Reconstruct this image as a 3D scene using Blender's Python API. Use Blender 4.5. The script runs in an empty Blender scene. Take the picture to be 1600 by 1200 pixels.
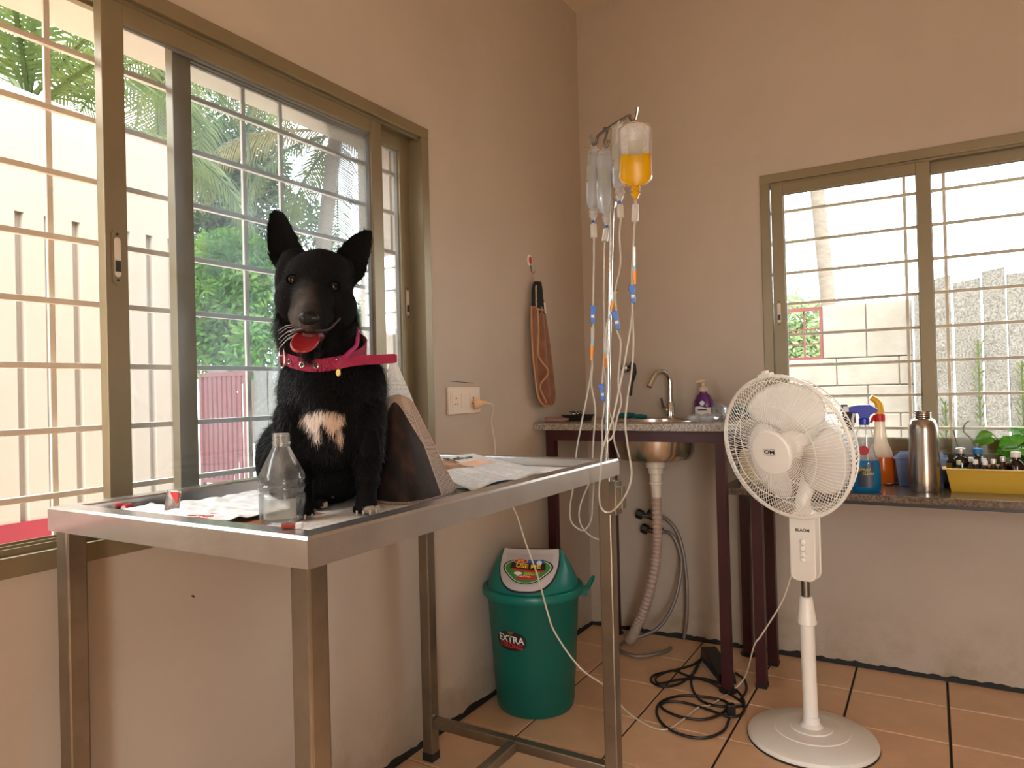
import bpy, bmesh, math, random
from mathutils import Vector, Matrix, noise
from mathutils.bvhtree import BVHTree
random.seed(7)
SC = bpy.context.scene
COL = SC.collection
PI = math.pi
V = Vector

# ------------------------------------------------------------------ camera
YAW, PITCH, ROLL, FPX = -0.534704092, 0.008440609, -0.025301632, 1105.98974
CAM = V((1.389860903, -3.02279897, 1.1))
_f = V((math.sin(YAW)*math.cos(PITCH), math.cos(YAW)*math.cos(PITCH), math.sin(PITCH)))
_r = V((math.cos(YAW), -math.sin(YAW), 0))
_u = _r.cross(_f)
CR = _r*math.cos(ROLL) + _u*math.sin(ROLL)
CU = -_r*math.sin(ROLL) + _u*math.cos(ROLL)
CF = _f
cd = bpy.data.cameras.new('camera')
cd.sensor_width = 36.0
cd.lens = FPX/1600*36.0
cd.clip_start = 0.05
cd.clip_end = 300
cam = bpy.data.objects.new('camera', cd)
COL.objects.link(cam)
cam.matrix_world = Matrix(((CR.x, CU.x, -CF.x, CAM.x), (CR.y, CU.y, -CF.y, CAM.y), (CR.z, CU.z, -CF.z, CAM.z), (0, 0, 0, 1)))
SC.camera = cam

# ------------------------------------------------------------------ world, light, exposure
SKY = 11.0
w = bpy.data.worlds.new('overcast_sky')
SC.world = w
w.use_nodes = True
bg = w.node_tree.nodes['Background']
bg.inputs[0].default_value = (0.96, 0.985, 1.0, 1)
bg.inputs[1].default_value = SKY
SC.view_settings.view_transform = 'Standard'
SC.view_settings.look = 'None'
SC.view_settings.gamma = 1.0
SC.view_settings.use_curve_mapping = False
SC.view_settings.exposure = 0.42
SC.cycles.max_bounces = 12
SC.cycles.diffuse_bounces = 6
SC.cycles.transparent_max_bounces = 24
SC.cycles.caustics_reflective = False
SC.cycles.caustics_refractive = False
SC.cycles.sample_clamp_indirect = 6.0


sun = bpy.data.lights.new('hazy_sun', 'SUN')
sun.energy = 19.0
sun.angle = math.radians(35)
sun.color = (1.0, 0.95, 0.87)
so_ = bpy.data.objects.new('hazy_sun', sun)
COL.objects.link(so_)
so_.location = (3, -8, 12)
so_.rotation_euler = V((-0.16, 0.50, -0.85)).to_track_quat('-Z', 'Y').to_euler()


def portal(name, loc, sx, sy, direction):
    """daylight portal in a window or door opening"""
    l = bpy.data.lights.new(name, 'AREA')
    l.shape = 'RECTANGLE'
    l.size, l.size_y = sx, sy
    l.cycles.is_portal = True
    o = bpy.data.objects.new(name, l)
    COL.objects.link(o)
    o.location = loc
    o.rotation_euler = V(direction).to_track_quat('-Z', 'Y').to_euler()
    return o


def area(name, loc, sx, sy, direction, power, color=(1, 1, 1)):
    l = bpy.data.lights.new(name, 'AREA')
    l.shape = 'RECTANGLE'
    l.size, l.size_y = sx, sy
    l.energy = power
    l.color = color
    o = bpy.data.objects.new(name, l)
    COL.objects.link(o)
    o.location = loc
    o.rotation_euler = V(direction).to_track_quat('-Z', 'Z').to_euler()
    return o


# room box: left wall x=0, back wall y=0
RX, RY, RZ = 3.3, -5.0, 2.86
WT = 0.2
WTL = 0.29
W1 = (-4.55, -1.192, 0.80, 1.945)      # left window, lengthened out of view for more light: y0, y1, z0, z1
W2 = (0.811, 2.25, 0.80, 1.945)        # back window: x0, x1, z0, z1
DR = (2.28, 3.25, 0.0, 2.15)           # unseen doorway added in the rear wall to let in sky light: x0, x1, z0, z1
portal('daylight_left_window', (-0.12, (W1[0]+W1[1])/2, (W1[2]+W1[3])/2), W1[1]-W1[0], 1.15, (1, 0, 0))
portal('daylight_back_window', ((W2[0]+W2[1])/2, 0.12, (W2[2]+W2[3])/2), 1.4, 1.1, (0, -1, 0))
portal('added_doorway_portal', ((DR[0]+DR[1])/2, RY-0.1, 1.08), DR[1]-DR[0], 2.1, (0, 1, 0))



# ------------------------------------------------------------------ helpers
def ray(px, py):
    return CF + CR*((px-800)/FPX) - CU*((py-600)/FPX)


def at(px, py, axis, val):
    """a pixel of the photograph on a world plane"""
    d = ray(px, py)
    return CAM + d*((val-CAM[axis])/d[axis])


def atv(px, py, p, off=0.0):
    """a pixel on the upright plane through p that faces the camera, moved off metres away"""
    n = V((p[0]-CAM.x, p[1]-CAM.y, 0)).normalized()
    d = ray(px, py)
    return CAM + d*(((V(p)+n*off-CAM).dot(n))/d.dot(n))


ORG = {}


def org(o):
    return ORG.get(o.name, V((0, 0, 0))) if o else V((0, 0, 0))


def props(o, label=None, cat=None, group=None, kind=None):
    if label: o['label'] = label
    if cat: o['category'] = cat
    if group: o['group'] = group
    if kind: o['kind'] = kind
    return o


def empty(name, loc, label=None, cat=None, group=None, kind=None, parent=None):
    o = bpy.data.objects.new(name, None)
    o.empty_display_size = 0.05
    COL.objects.link(o)
    ORG[o.name] = V(loc)
    o.location = V(loc) - org(parent)
    if parent: o.parent = parent
    return props(o, label, cat, group, kind)


def basis(z, x=None):
    z = V(z).normalized()
    if x is None:
        x = V((1, 0, 0)) if abs(z.x) < 0.9 else V((0, 1, 0))
    x = (V(x) - z*z.dot(V(x))).normalized()
    y = z.cross(x)
    return x, y, z


def smooth_path(pts, n=6):
    """Catmull-Rom through pts"""
    P = [V(p) for p in pts]
    P = [P[0]*2-P[1]] + P + [P[-1]*2-P[-2]]
    out = []
    for i in range(1, len(P)-2):
        a, b, c, d = P[i-1], P[i], P[i+1], P[i+2]
        for k in range(n):
            t = k/n
            out.append(0.5*((2*b) + (c-a)*t + (2*a-5*b+4*c-d)*t*t + (3*b-a-3*c+d)*t*t*t))
    out.append(P[-2])
    return out


class MB:
    def __init__(s):
        s.v, s.f, s.m, s.uv = [], [], [], {}

    def add(s, vs, fs, mi=0, uvs=None):
        n = len(s.v)
        s.v += [V(p) for p in vs]
        for f in fs:
            s.f.append([i+n for i in f]); s.m.append(mi)
        if uvs:
            for i, q in enumerate(uvs): s.uv[n+i] = q
        return s

    def box(s, lo, hi, mi=0):
        x0, y0, z0 = lo; x1, y1, z1 = hi
        if x0 > x1: x0, x1 = x1, x0
        if y0 > y1: y0, y1 = y1, y0
        if z0 > z1: z0, z1 = z1, z0
        vs = [(x0, y0, z0), (x1, y0, z0), (x1, y1, z0), (x0, y1, z0), (x0, y0, z1), (x1, y0, z1), (x1, y1, z1), (x0, y1, z1)]
        return s.add(vs, [(0, 3, 2, 1), (4, 5, 6, 7), (0, 1, 5, 4), (1, 2, 6, 5), (2, 3, 7, 6), (3, 0, 4, 7)], mi)

    def obox(s, c, X, Y, Z, hx, hy, hz, mi=0):
        c = V(c); X, Y, Z = V(X)*hx, V(Y)*hy, V(Z)*hz
        vs = [c+X*a+Y*b+Z*d for d in (-1, 1) for a, b in ((-1, -1), (1, -1), (1, 1), (-1, 1))]
        return s.add(vs, [(0, 3, 2, 1), (4, 5, 6, 7), (0, 1, 5, 4), (1, 2, 6, 5), (2, 3, 7, 6), (3, 0, 4, 7)], mi)

    def tube(s, pts, r, seg=8, caps=True, mi=0, flat=None):
        """flat=(vector, k): squash the section along vector by k"""
        P = [V(p) for p in pts]
        n = len(P)
        R = r if isinstance(r, (list, tuple)) else [r]*n
        T = [((P[min(i+1, n-1)]-P[max(i-1, 0)])).normalized() for i in range(n)]
        x = basis(T[0])[0]
        vs, fs = [], []
        for i in range(n):
            x = (x - T[i]*T[i].dot(x))
            x = x.normalized() if x.length > 1e-6 else basis(T[i])[0]
            y = T[i].cross(x)
            for k in range(seg):
                a = 2*PI*k/seg
                vs.append(P[i] + (x*math.cos(a)+y*math.sin(a))*R[i])
        for i in range(n-1):
            for k in range(seg):
                a, b = i*seg+k, i*seg+(k+1) % seg
                fs.append((a, b, b+seg, a+seg))
        if caps:
            fs.append(tuple(range(seg-1, -1, -1)))
            fs.append(tuple((n-1)*seg+k for k in range(seg)))
        return s.add(vs, fs, mi)

    def lathe(s, prof, o=(0, 0, 0), axis=(0, 0, 1), seg=24, mi=0, sx=1.0, sy=1.0, xdir=None, closed=False):
        """prof: (radius, height) along axis"""
        X, Y, Z = basis(axis, xdir)
        o = V(o)
        vs, fs = [], []
        n = len(prof)
        for (r, h) in prof:
            for k in range(seg):
                a = 2*PI*k/seg
                vs.append(o + X*(r*sx*math.cos(a)) + Y*(r*sy*math.sin(a)) + Z*h)
        for i in range(n-1):
            for k in range(seg):
                a, b = i*seg+k, i*seg+(k+1) % seg
                fs.append((a, b, b+seg, a+seg))
        if prof[0][0] > 1e-5 and not closed: fs.append(tuple(range(seg-1, -1, -1)))
        if prof[-1][0] > 1e-5 and not closed: fs.append(tuple((n-1)*seg+k for k in range(seg)))
        return s.add(vs, fs, mi)

    def ball(s, c, r, seg=14, rings=9, mi=0, X=(1, 0, 0), Z=(0, 0, 1), rad=None):
        x, y, z = basis(Z, X)
        rx, ry, rz = rad if rad else (r, r, r)
        c = V(c)
        vs, fs = [c - z*rz], []
        for i in range(1, rings):
            t = PI*i/rings
            for k in range(seg):
                a = 2*PI*k/seg
                vs.append(c + x*(rx*math.sin(t)*math.cos(a)) + y*(ry*math.sin(t)*math.sin(a)) - z*(rz*math.cos(t)))
        vs.append(c + z*rz)
        for k in range(seg):
            fs.append((0, 1+(k+1) % seg, 1+k))
        for i in range(rings-2):
            for k in range(seg):
                a, b = 1+i*seg+k, 1+i*seg+(k+1) % seg
                fs.append((a, b, b+seg, a+seg))
        L = len(vs)-1
        for k in range(seg):
            fs.append((L, 1+(rings-2)*seg+k, 1+(rings-2)*seg+(k+1) % seg))
        return s.add(vs, fs, mi)

    def grid(s, fn, nu, nv, mi=0, closed_u=False):
        vs = [fn(i/nu, j/nv) for j in range(nv+1) for i in range(nu+1)]
        uvs = [(i/nu, j/nv) for j in range(nv+1) for i in range(nu+1)]
        fs = [(j*(nu+1)+i, j*(nu+1)+i+1, (j+1)*(nu+1)+i+1, (j+1)*(nu+1)+i) for j in range(nv) for i in range(nu)]
        return s.add(vs, fs, mi, uvs)

    def prism(s, poly, o, X, Y, depth, mi=0):
        """polygon (x, y) in plane o+X+Y, extruded by depth along X x Y"""
        o, X, Y = V(o), V(X), V(Y)
        Z = X.cross(Y).normalized()*depth
        n = len(poly)
        vs = [o+X*a+Y*b for a, b in poly] + [o+X*a+Y*b+Z for a, b in poly]
        fs = [tuple(range(n-1, -1, -1)), tuple(range(n, 2*n))] + [(i, (i+1) % n, n+(i+1) % n, n+i) for i in range(n)]
        return s.add(vs, fs, mi)

    def build(s, name, mats, parent=None, smooth=False, solid=0, bevel=0, origin=None, angle=40):
        me = bpy.data.meshes.new(name)
        o = bpy.data.objects.new(name, me)
        COL.objects.link(o)
        og = org(parent) if parent else (V(origin) if origin else V((0, 0, 0)))
        ORG[o.name] = og
        me.from_pydata([tuple(p-og) for p in s.v], [], s.f)
        if not isinstance(mats, (list, tuple)): mats = [mats]
        for m in mats: me.materials.append(m)
        for p, mi in zip(me.polygons, s.m): p.material_index = mi
        if s.uv:
            L = me.uv_layers.new(name='UVMap')
            for lp in me.loops: L.data[lp.index].uv = s.uv.get(lp.vertex_index, (0, 0))
        if smooth:
            for p in me.polygons: p.use_smooth = True
            if angle < 180:
                me.set_sharp_from_angle(angle=math.radians(angle))
        me.update()
        if solid:
            md = o.modifiers.new('thickness', 'SOLIDIFY'); md.thickness = solid; md.offset = 0
        if bevel:
            md = o.modifiers.new('bevel', 'BEVEL'); md.width = bevel; md.segments = 2; md.limit_method = 'ANGLE'; md.angle_limit = math.radians(40)
        if parent: o.parent = parent
        else: o.location = og
        return o


def copy_tree(o, parent=None, loc=None):
    c = o.copy()
    COL.objects.link(c)
    ORG[c.name] = ORG.get(o.name, V((0, 0, 0)))
    if parent: c.parent = parent
    if loc is not None:
        c.location = loc
    for ch in list(o.children):
        copy_tree(ch, c)
    return c


def glyphs(txt, size, bold=0.0, shear=0.0, spacing=1.0):
    """flat letter outlines, centred on the origin: (verts2d, faces)"""
    cu = bpy.data.curves.new('lettering', 'FONT')
    cu.body = txt
    cu.size = size
    cu.align_x = 'CENTER'; cu.align_y = 'CENTER'
    cu.offset = bold
    cu.shear = shear
    cu.space_character = spacing
    cu.resolution_u = 3
    o = bpy.data.objects.new('lettering', cu)
    COL.objects.link(o)
    bpy.context.view_layer.update()
    me = bpy.data.meshes.new_from_object(o)
    vs = [(v.co.x, v.co.y) for v in me.vertices]
    fs = [tuple(p.vertices) for p in me.polygons]
    bpy.data.objects.remove(o)
    bpy.data.curves.remove(cu)
    bpy.data.meshes.remove(me)
    return vs, fs


def lettering(txt, size, fn, mat, parent, name='lettering', **kw):
    """letters laid on a surface: fn(x, y) -> point"""
    vs, fs = glyphs(txt, size, **kw)
    m = MB().add([fn(x, y) for x, y in vs], fs)
    return m.build(name, mat, parent)


# ------------------------------------------------------------------ materials
def mat(name, col, rough=0.5, metal=0.0, var=0.0, vscale=8.0, bump=0.0, bscale=60.0, spec=0.5, col2=None, sheen=0.0, coat=0.0, alpha=None, aniso=None):
    m = bpy.data.materials.new(name)
    m.use_nodes = True
    nt = m.node_tree
    b = nt.nodes['Principled BSDF']
    b.inputs['Base Color'].default_value = (*col, 1)
    b.inputs['Roughness'].default_value = rough
    b.inputs['Metallic'].default_value = metal
    b.inputs['Specular IOR Level'].default_value = spec
    b.inputs['Sheen Weight'].default_value = sheen
    b.inputs['Coat Weight'].default_value = coat
    if var or bump:
        tc = nt.nodes.new('ShaderNodeTexCoord')
    if var:
        n = nt.nodes.new('ShaderNodeTexNoise')
        n.inputs['Scale'].default_value = vscale
        n.inputs['Detail'].default_value = 6
        n.inputs['Roughness'].default_value = 0.65
        src = tc.outputs['Object']
        if aniso:
            mp = nt.nodes.new('ShaderNodeMapping')
            mp.inputs['Scale'].default_value = aniso
            nt.links.new(src, mp.inputs[0]); src = mp.outputs[0]
        nt.links.new(src, n.inputs['Vector'])
        r = nt.nodes.new('ShaderNodeValToRGB')
        c2 = col2 or tuple(c*(1-var) for c in col)
        r.color_ramp.elements[0].color = (*c2, 1)
        r.color_ramp.elements[1].color = (*[min(1, c*(1+var*0.4)) for c in col], 1)
        r.color_ramp.elements[0].position = 0.32
        r.color_ramp.elements[1].position = 0.68
        nt.links.new(n.outputs[0], r.inputs[0])
        nt.links.new(r.outputs[0], b.inputs['Base Color'])
    if bump:
        n2 = nt.nodes.new('ShaderNodeTexNoise')
        n2.inputs['Scale'].default_value = bscale
        n2.inputs['Detail'].default_value = 5
        nt.links.new(tc.outputs['Object'], n2.inputs['Vector'])
        bp = nt.nodes.new('ShaderNodeBump')
        bp.inputs['Strength'].default_value = bump
        bp.inputs['Distance'].default_value = 0.004
        nt.links.new(n2.outputs[0], bp.inputs['Height'])
        nt.links.new(bp.outputs[0], b.inputs['Normal'])
    return m


def clear(name, tint=(1, 1, 1), gloss=0.08, milky=0.0, milk=(0.9, 0.9, 0.9), noisy=0.0, nscale=6.0, rough=0.03, fresnel=True, trans=0.5):
    """thin clear plastic or glass: straight-through light, reflections, some scatter"""
    m = bpy.data.materials.new(name)
    m.use_nodes = True
    nt = m.node_tree
    for n in list(nt.nodes): nt.nodes.remove(n)
    N = nt.nodes.new
    out = N('ShaderNodeOutputMaterial')
    tr = N('ShaderNodeBsdfTransparent'); tr.inputs[0].default_value = (*tint, 1)
    gl = N('ShaderNodeBsdfGlossy'); gl.inputs['Roughness'].default_value = rough
    df = N('ShaderNodeBsdfDiffuse'); df.inputs[0].default_value = (*milk, 1)
    tl = N('ShaderNodeBsdfTranslucent'); tl.inputs[0].default_value = (*milk, 1)
    md = N('ShaderNodeMixShader'); md.inputs[0].default_value = trans
    nt.links.new(df.outputs[0], md.inputs[1]); nt.links.new(tl.outputs[0], md.inputs[2])
    m1 = N('ShaderNodeMixShader'); m1.inputs[0].default_value = milky
    nt.links.new(tr.outputs[0], m1.inputs[1]); nt.links.new(md.outputs[0], m1.inputs[2])
    if noisy:
        tc = N('ShaderNodeTexCoord')
        no = N('ShaderNodeTexNoise'); no.inputs['Scale'].default_value = nscale; no.inputs['Detail'].default_value = 7; no.inputs['Roughness'].default_value = 0.7
        nt.links.new(tc.outputs['Object'], no.inputs['Vector'])
        mr = N('ShaderNodeMapRange')
        mr.inputs[1].default_value = 0.35; mr.inputs[2].default_value = 0.7
        mr.inputs[3].default_value = max(0, milky-noisy); mr.inputs[4].default_value = milky+noisy
        nt.links.new(no.outputs[0], mr.inputs[0]); nt.links.new(mr.outputs[0], m1.inputs[0])
    m2 = N('ShaderNodeMixShader')
    if fresnel:
        lw = N('ShaderNodeLayerWeight'); lw.inputs[0].default_value = 0.25
        mu = N('ShaderNodeMath'); mu.operation = 'MULTIPLY_ADD'; mu.inputs[1].default_value = 0.6; mu.inputs[2].default_value = gloss*0.4
        nt.links.new(lw.outputs['Fresnel'], mu.inputs[0]); nt.links.new(mu.outputs[0], m2.inputs[0])
    else:
        m2.inputs[0].default_value = gloss
    nt.links.new(m1.outputs[0], m2.inputs[1]); nt.links.new(gl.outputs[0], m2.inputs[2])
    nt.links.new(m2.outputs[0], out.inputs[0])
    return m


def leaf_mat(name, a, b, c, scale=1.2):
    m = bpy.data.materials.new(name)
    m.use_nodes = True
    nt = m.node_tree
    N = nt.nodes.new
    p = nt.nodes['Principled BSDF']
    tc = N('ShaderNodeTexCoord')
    n = N('ShaderNodeTexNoise'); n.inputs['Scale'].default_value = scale; n.inputs['Detail'].default_value = 8; n.inputs['Roughness'].default_value = 0.75
    nt.links.new(tc.outputs['Object'], n.inputs['Vector'])
    r = N('ShaderNodeValToRGB')
    r.color_ramp.elements[0].color = (*a, 1); r.color_ramp.elements[0].position = 0.3
    r.color_ramp.elements[1].color = (*c, 1); r.color_ramp.elements[1].position = 0.72
    e = r.color_ramp.elements.new(0.5); e.color = (*b, 1)
    nt.links.new(n.outputs[0], r.inputs[0]); nt.links.new(r.outputs[0], p.inputs['Base Color'])
    p.inputs['Roughness'].default_value = 0.5
    p.inputs['Specular IOR Level'].default_value = 0.12
    tl = N('ShaderNodeBsdfTranslucent')
    nt.links.new(r.outputs[0], tl.inputs[0])
    mx = N('ShaderNodeMixShader'); mx.inputs[0].default_value = 0.35
    out = nt.nodes['Material Output']
    nt.links.new(p.outputs[0], mx.inputs[1]); nt.links.new(tl.outputs[0], mx.inputs[2]); nt.links.new(mx.outputs[0], out.inputs[0])
    return m


def print_mat(name, paper=(0.84, 0.82, 0.78), ink=(0.16, 0.15, 0.15), lines=80, cols=4, pict=None, trans=0.22, dome=0.0):
    """newsprint on the UV: lines of text in columns; pict=(u0,u1,v0,v1,dark,mid) a printed photograph"""
    m = bpy.data.materials.new(name)
    m.use_nodes = True
    nt = m.node_tree
    N = nt.nodes.new
    L = nt.links.new
    p = nt.nodes['Principled BSDF']; p.inputs['Roughness'].default_value = 0.8
    uv = N('ShaderNodeUVMap')
    sep = N('ShaderNodeSeparateXYZ'); L(uv.outputs[0], sep.inputs[0])
    br = N('ShaderNodeTexBrick')
    br.inputs['Scale'].default_value = 1.0
    br.inputs['Brick Width'].default_value = 1/cols/5
    br.inputs['Row Height'].default_value = 1/lines
    br.inputs['Mortar Size'].default_value = 0.30/lines
    br.inputs['Color1'].default_value = (*ink, 1)
    br.inputs['Color2'].default_value = (*[i*2.2 for i in ink], 1)
    br.inputs['Mortar'].default_value = (*paper, 1)
    br.offset = 0.37
    L(uv.outputs[0], br.inputs['Vector'])
    # column gutters
    mo = N('ShaderNodeMath'); mo.operation = 'MULTIPLY'; mo.inputs[1].default_value = cols; L(sep.outputs[0], mo.inputs[0])
    fr = N('ShaderNodeMath'); fr.operation = 'FRACT'; L(mo.outputs[0], fr.inputs[0])
    gt = N('ShaderNodeMath'); gt.operation = 'GREATER_THAN'; gt.inputs[1].default_value = 0.09; L(fr.outputs[0], gt.inputs[0])
    # blocks of text and blank
    no = N('ShaderNodeTexNoise'); no.inputs['Scale'].default_value = 3.5; no.inputs['Detail'].default_value = 2; L(uv.outputs[0], no.inputs['Vector'])
    g2 = N('ShaderNodeMath'); g2.operation = 'GREATER_THAN'; g2.inputs[1].default_value = 0.40; L(no.outputs[0], g2.inputs[0])
    mm = N('ShaderNodeMath'); mm.operation = 'MULTIPLY'; L(gt.outputs[0], mm.inputs[0]); L(g2.outputs[0], mm.inputs[1])
    mx = N('ShaderNodeMixRGB'); mx.inputs[1].default_value = (*paper, 1); L(mm.outputs[0], mx.inputs[0]); L(br.outputs[0], mx.inputs[2])
    last = mx.outputs[0]
    for pc in (pict or []):
        u0, u1, v0, v1, dark, mid = pc
        fac = None
        if dome:
            du = N('ShaderNodeMath'); du.operation = 'SUBTRACT'; du.inputs[1].default_value = 0.34; L(sep.outputs[0], du.inputs[0])
            d2 = N('ShaderNodeMath'); d2.operation = 'POWER'; d2.inputs[1].default_value = 2.0; L(du.outputs[0], d2.inputs[0])
            d3 = N('ShaderNodeMath'); d3.operation = 'MULTIPLY_ADD'; d3.inputs[1].default_value = dome; L(d2.outputs[0], d3.inputs[0]); L(sep.outputs[1], d3.inputs[2])
            d4 = N('ShaderNodeMath'); d4.operation = 'LESS_THAN'; d4.inputs[1].default_value = 0.93; L(d3.outputs[0], d4.inputs[0]); fac = d4.outputs[0]
        for (ax, lo, hi) in ((0, u0, u1), (1, v0, v1)):
            for op, th in (('GREATER_THAN', lo), ('LESS_THAN', hi)):
                q = N('ShaderNodeMath'); q.operation = op; q.inputs[1].default_value = th; L(sep.outputs[ax], q.inputs[0])
                if fac is None: fac = q.outputs[0]
                else:
                    k = N('ShaderNodeMath'); k.operation = 'MULTIPLY'; L(fac, k.inputs[0]); L(q.outputs[0], k.inputs[1]); fac = k.outputs[0]
        n3 = N('ShaderNodeTexNoise'); n3.inputs['Scale'].default_value = 4.5; n3.inputs['Detail'].default_value = 4; L(uv.outputs[0], n3.inputs['Vector'])
        rp = N('ShaderNodeValToRGB'); rp.color_ramp.elements[0].color = (*dark, 1); rp.color_ramp.elements[1].color = (*mid, 1)
        rp.color_ramp.elements[0].position = 0.45; rp.color_ramp.elements[1].position = 0.75
        L(n3.outputs[0], rp.inputs[0])
        m2 = N('ShaderNodeMixRGB'); L(fac, m2.inputs[0]); L(last, m2.inputs[1]); L(rp.outputs[0], m2.inputs[2])
        last = m2.outputs[0]
    L(last, p.inputs['Base Color'])
    tl = N('ShaderNodeBsdfTranslucent'); L(last, tl.inputs[0])
    ms = N('ShaderNodeMixShader'); ms.inputs[0].default_value = trans
    out = nt.nodes['Material Output']
    L(p.outputs[0], ms.inputs[1]); L(tl.outputs[0], ms.inputs[2]); L(ms.outputs[0], out.inputs[0])
    return m


M = {}
M['wall'] = mat('cream_wall_paint', (0.49, 0.413, 0.332), 0.75, var=0.07, vscale=2.2, bump=0.08, bscale=90)
def soil_wall(m):
    nt = m.node_tree; N = nt.nodes.new; L = nt.links.new
    b = nt.nodes['Principled BSDF']
    src = b.inputs['Base Color'].links[0].from_socket
    tc = [n for n in nt.nodes if n.type == 'TEX_COORD'][0]
    sp = N('ShaderNodeSeparateXYZ'); L(tc.outputs['Object'], sp.inputs[0])
    hz = N('ShaderNodeMapRange'); hz.inputs[1].default_value = 0.0; hz.inputs[2].default_value = 0.28; hz.inputs[3].default_value = 1.0; hz.inputs[4].default_value = 0.0
    L(sp.outputs[2], hz.inputs[0])
    no = N('ShaderNodeTexNoise'); no.inputs['Scale'].default_value = 4.0; no.inputs['Detail'].default_value = 8; no.inputs['Roughness'].default_value = 0.7
    L(tc.outputs['Object'], no.inputs['Vector'])
    nr = N('ShaderNodeMapRange'); nr.inputs[1].default_value = 0.42; nr.inputs[2].default_value = 0.75; L(no.outputs[0], nr.inputs[0])
    mu = N('ShaderNodeMath'); mu.operation = 'MULTIPLY'; L(hz.outputs[0], mu.inputs[0]); L(nr.outputs[0], mu.inputs[1])
    mx = N('ShaderNodeMixRGB'); mx.inputs[2].default_value = (0.26, 0.19, 0.09, 1); L(mu.outputs[0], mx.inputs[0]); L(src, mx.inputs[1])
    vo = N('ShaderNodeTexVoronoi'); vo.inputs['Scale'].default_value = 5.5; vo.inputs['Randomness'].default_value = 1.0
    wn = N('ShaderNodeTexNoise'); wn.inputs['Scale'].default_value = 60; L(tc.outputs['Object'], wn.inputs['Vector'])
    va = N('ShaderNodeVectorMath'); va.operation = 'MULTIPLY_ADD'; va.inputs[1].default_value = (0.03, 0.03, 0.03); L(wn.outputs[1], va.inputs[0]); L(tc.outputs['Object'], va.inputs[2])
    L(va.outputs[0], vo.inputs['Vector'])
    lt = N('ShaderNodeMath'); lt.operation = 'LESS_THAN'; lt.inputs[1].default_value = 0.015; L(vo.outputs['Distance'], lt.inputs[0])
    m2 = N('ShaderNodeMixRGB'); m2.inputs[2].default_value = (0.05, 0.035, 0.025, 1); L(lt.outputs[0], m2.inputs[0]); L(mx.outputs[0], m2.inputs[1])
    L(m2.outputs[0], b.inputs['Base Color'])
soil_wall(M['wall'])
M['ceiling'] = mat('ceiling_paint', (0.72, 0.60, 0.46), 0.8)
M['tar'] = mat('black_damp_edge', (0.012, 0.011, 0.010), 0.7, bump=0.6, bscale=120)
M['tile'] = mat('terracotta_floor_tile', (0.84, 0.545, 0.325), 0.33, var=0.16, vscale=3.5, bump=0.03, bscale=40)
M['grout'] = mat('dark_grout', (0.022, 0.016, 0.013), 0.85)
M['alu'] = mat('champagne_aluminium', (0.235, 0.187, 0.106), 0.38, 0.30, var=0.08, vscale=5)
M['rubber'] = mat('black_rubber', (0.012, 0.012, 0.012), 0.6)
M['grille'] = mat('grille_paint', (0.66, 0.56, 0.45), 0.5, var=0.12, vscale=12)
M['pane'] = clear('dusty_window_glass', (0.92, 0.95, 0.97), gloss=0.05, milky=0.026, milk=(0.72, 0.86, 1.0), noisy=0.02, nscale=5, trans=0.85)
M['pane2'] = clear('clean_window_glass', (0.95, 0.97, 0.97), gloss=0.05, milky=0.004, milk=(0.85, 0.9, 1.0))
M['seal'] = mat('grey_glazing_seal', (0.22, 0.20, 0.17), 0.6)
M['steel'] = mat('brushed_steel', (0.58, 0.555, 0.53), 0.27, 0.92, var=0.22, vscale=5, bump=0.04, bscale=200)
M['leg'] = mat('worn_steel_tube', (0.28, 0.235, 0.18), 0.32, 0.85, var=0.4, vscale=4)
M['chrome'] = mat('chrome', (0.62, 0.60, 0.57), 0.12, 1.0)
M['dkchrome'] = mat('dull_chrome', (0.25, 0.23, 0.21), 0.25, 0.9)
M['black'] = mat('black_plastic', (0.013, 0.013, 0.014), 0.42)
M['maroon'] = mat('maroon_paint', (0.045, 0.006, 0.008), 0.4, var=0.25, vscale=6)
M['granite'] = mat('speckled_granite', (0.42, 0.37, 0.31), 0.25, var=0.6, vscale=160, col2=(0.10, 0.085, 0.07))
M['granite2'] = mat('dark_speckled_granite', (0.17, 0.13, 0.10), 0.14, var=0.6, vscale=140, col2=(0.035, 0.026, 0.02))
M['white'] = mat('white_plastic', (0.78, 0.76, 0.70), 0.35)
M['fanwhite'] = mat('fan_white_plastic', (0.90, 0.885, 0.83), 0.32)
M['blade'] = clear('pale_fan_blade', (0.9, 0.85, 0.8), gloss=0.04, milky=0.80, milk=(0.96, 0.91, 0.85), trans=0.45)
M['ivory'] = mat('ivory_switch_plastic', (0.72, 0.60, 0.47), 0.4)
M['cord'] = mat('cream_cord', (0.72, 0.64, 0.52), 0.5)
M['blackcord'] = mat('black_cord', (0.012, 0.011, 0.011), 0.45)
M['teal'] = mat('teal_plastic', (0.0, 0.115, 0.090), 0.36)
M['teal2'] = mat('teal_lid_plastic', (0.0, 0.165, 0.135), 0.34)
M['greyflap'] = mat('pale_grey_plastic', (0.55, 0.52, 0.53), 0.38)
M['greyflap2'] = mat('recess_grey_plastic', (0.47, 0.45, 0.46), 0.42)
M['ink'] = mat('black_print', (0.01, 0.01, 0.01), 0.5)
M['red'] = mat('red_print', (0.55, 0.02, 0.015), 0.45)
M['yellowp'] = mat('yellow_print', (0.85, 0.62, 0.03), 0.45)
M['bluep'] = mat('blue_print', (0.03, 0.12, 0.45), 0.45)
M['greenp'] = mat('green_print', (0.03, 0.25, 0.05), 0.45)
M['whitep'] = mat('white_print', (0.8, 0.78, 0.76), 0.5)
M['orangep'] = mat('orange_print', (0.9, 0.35, 0.03), 0.45)

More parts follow.
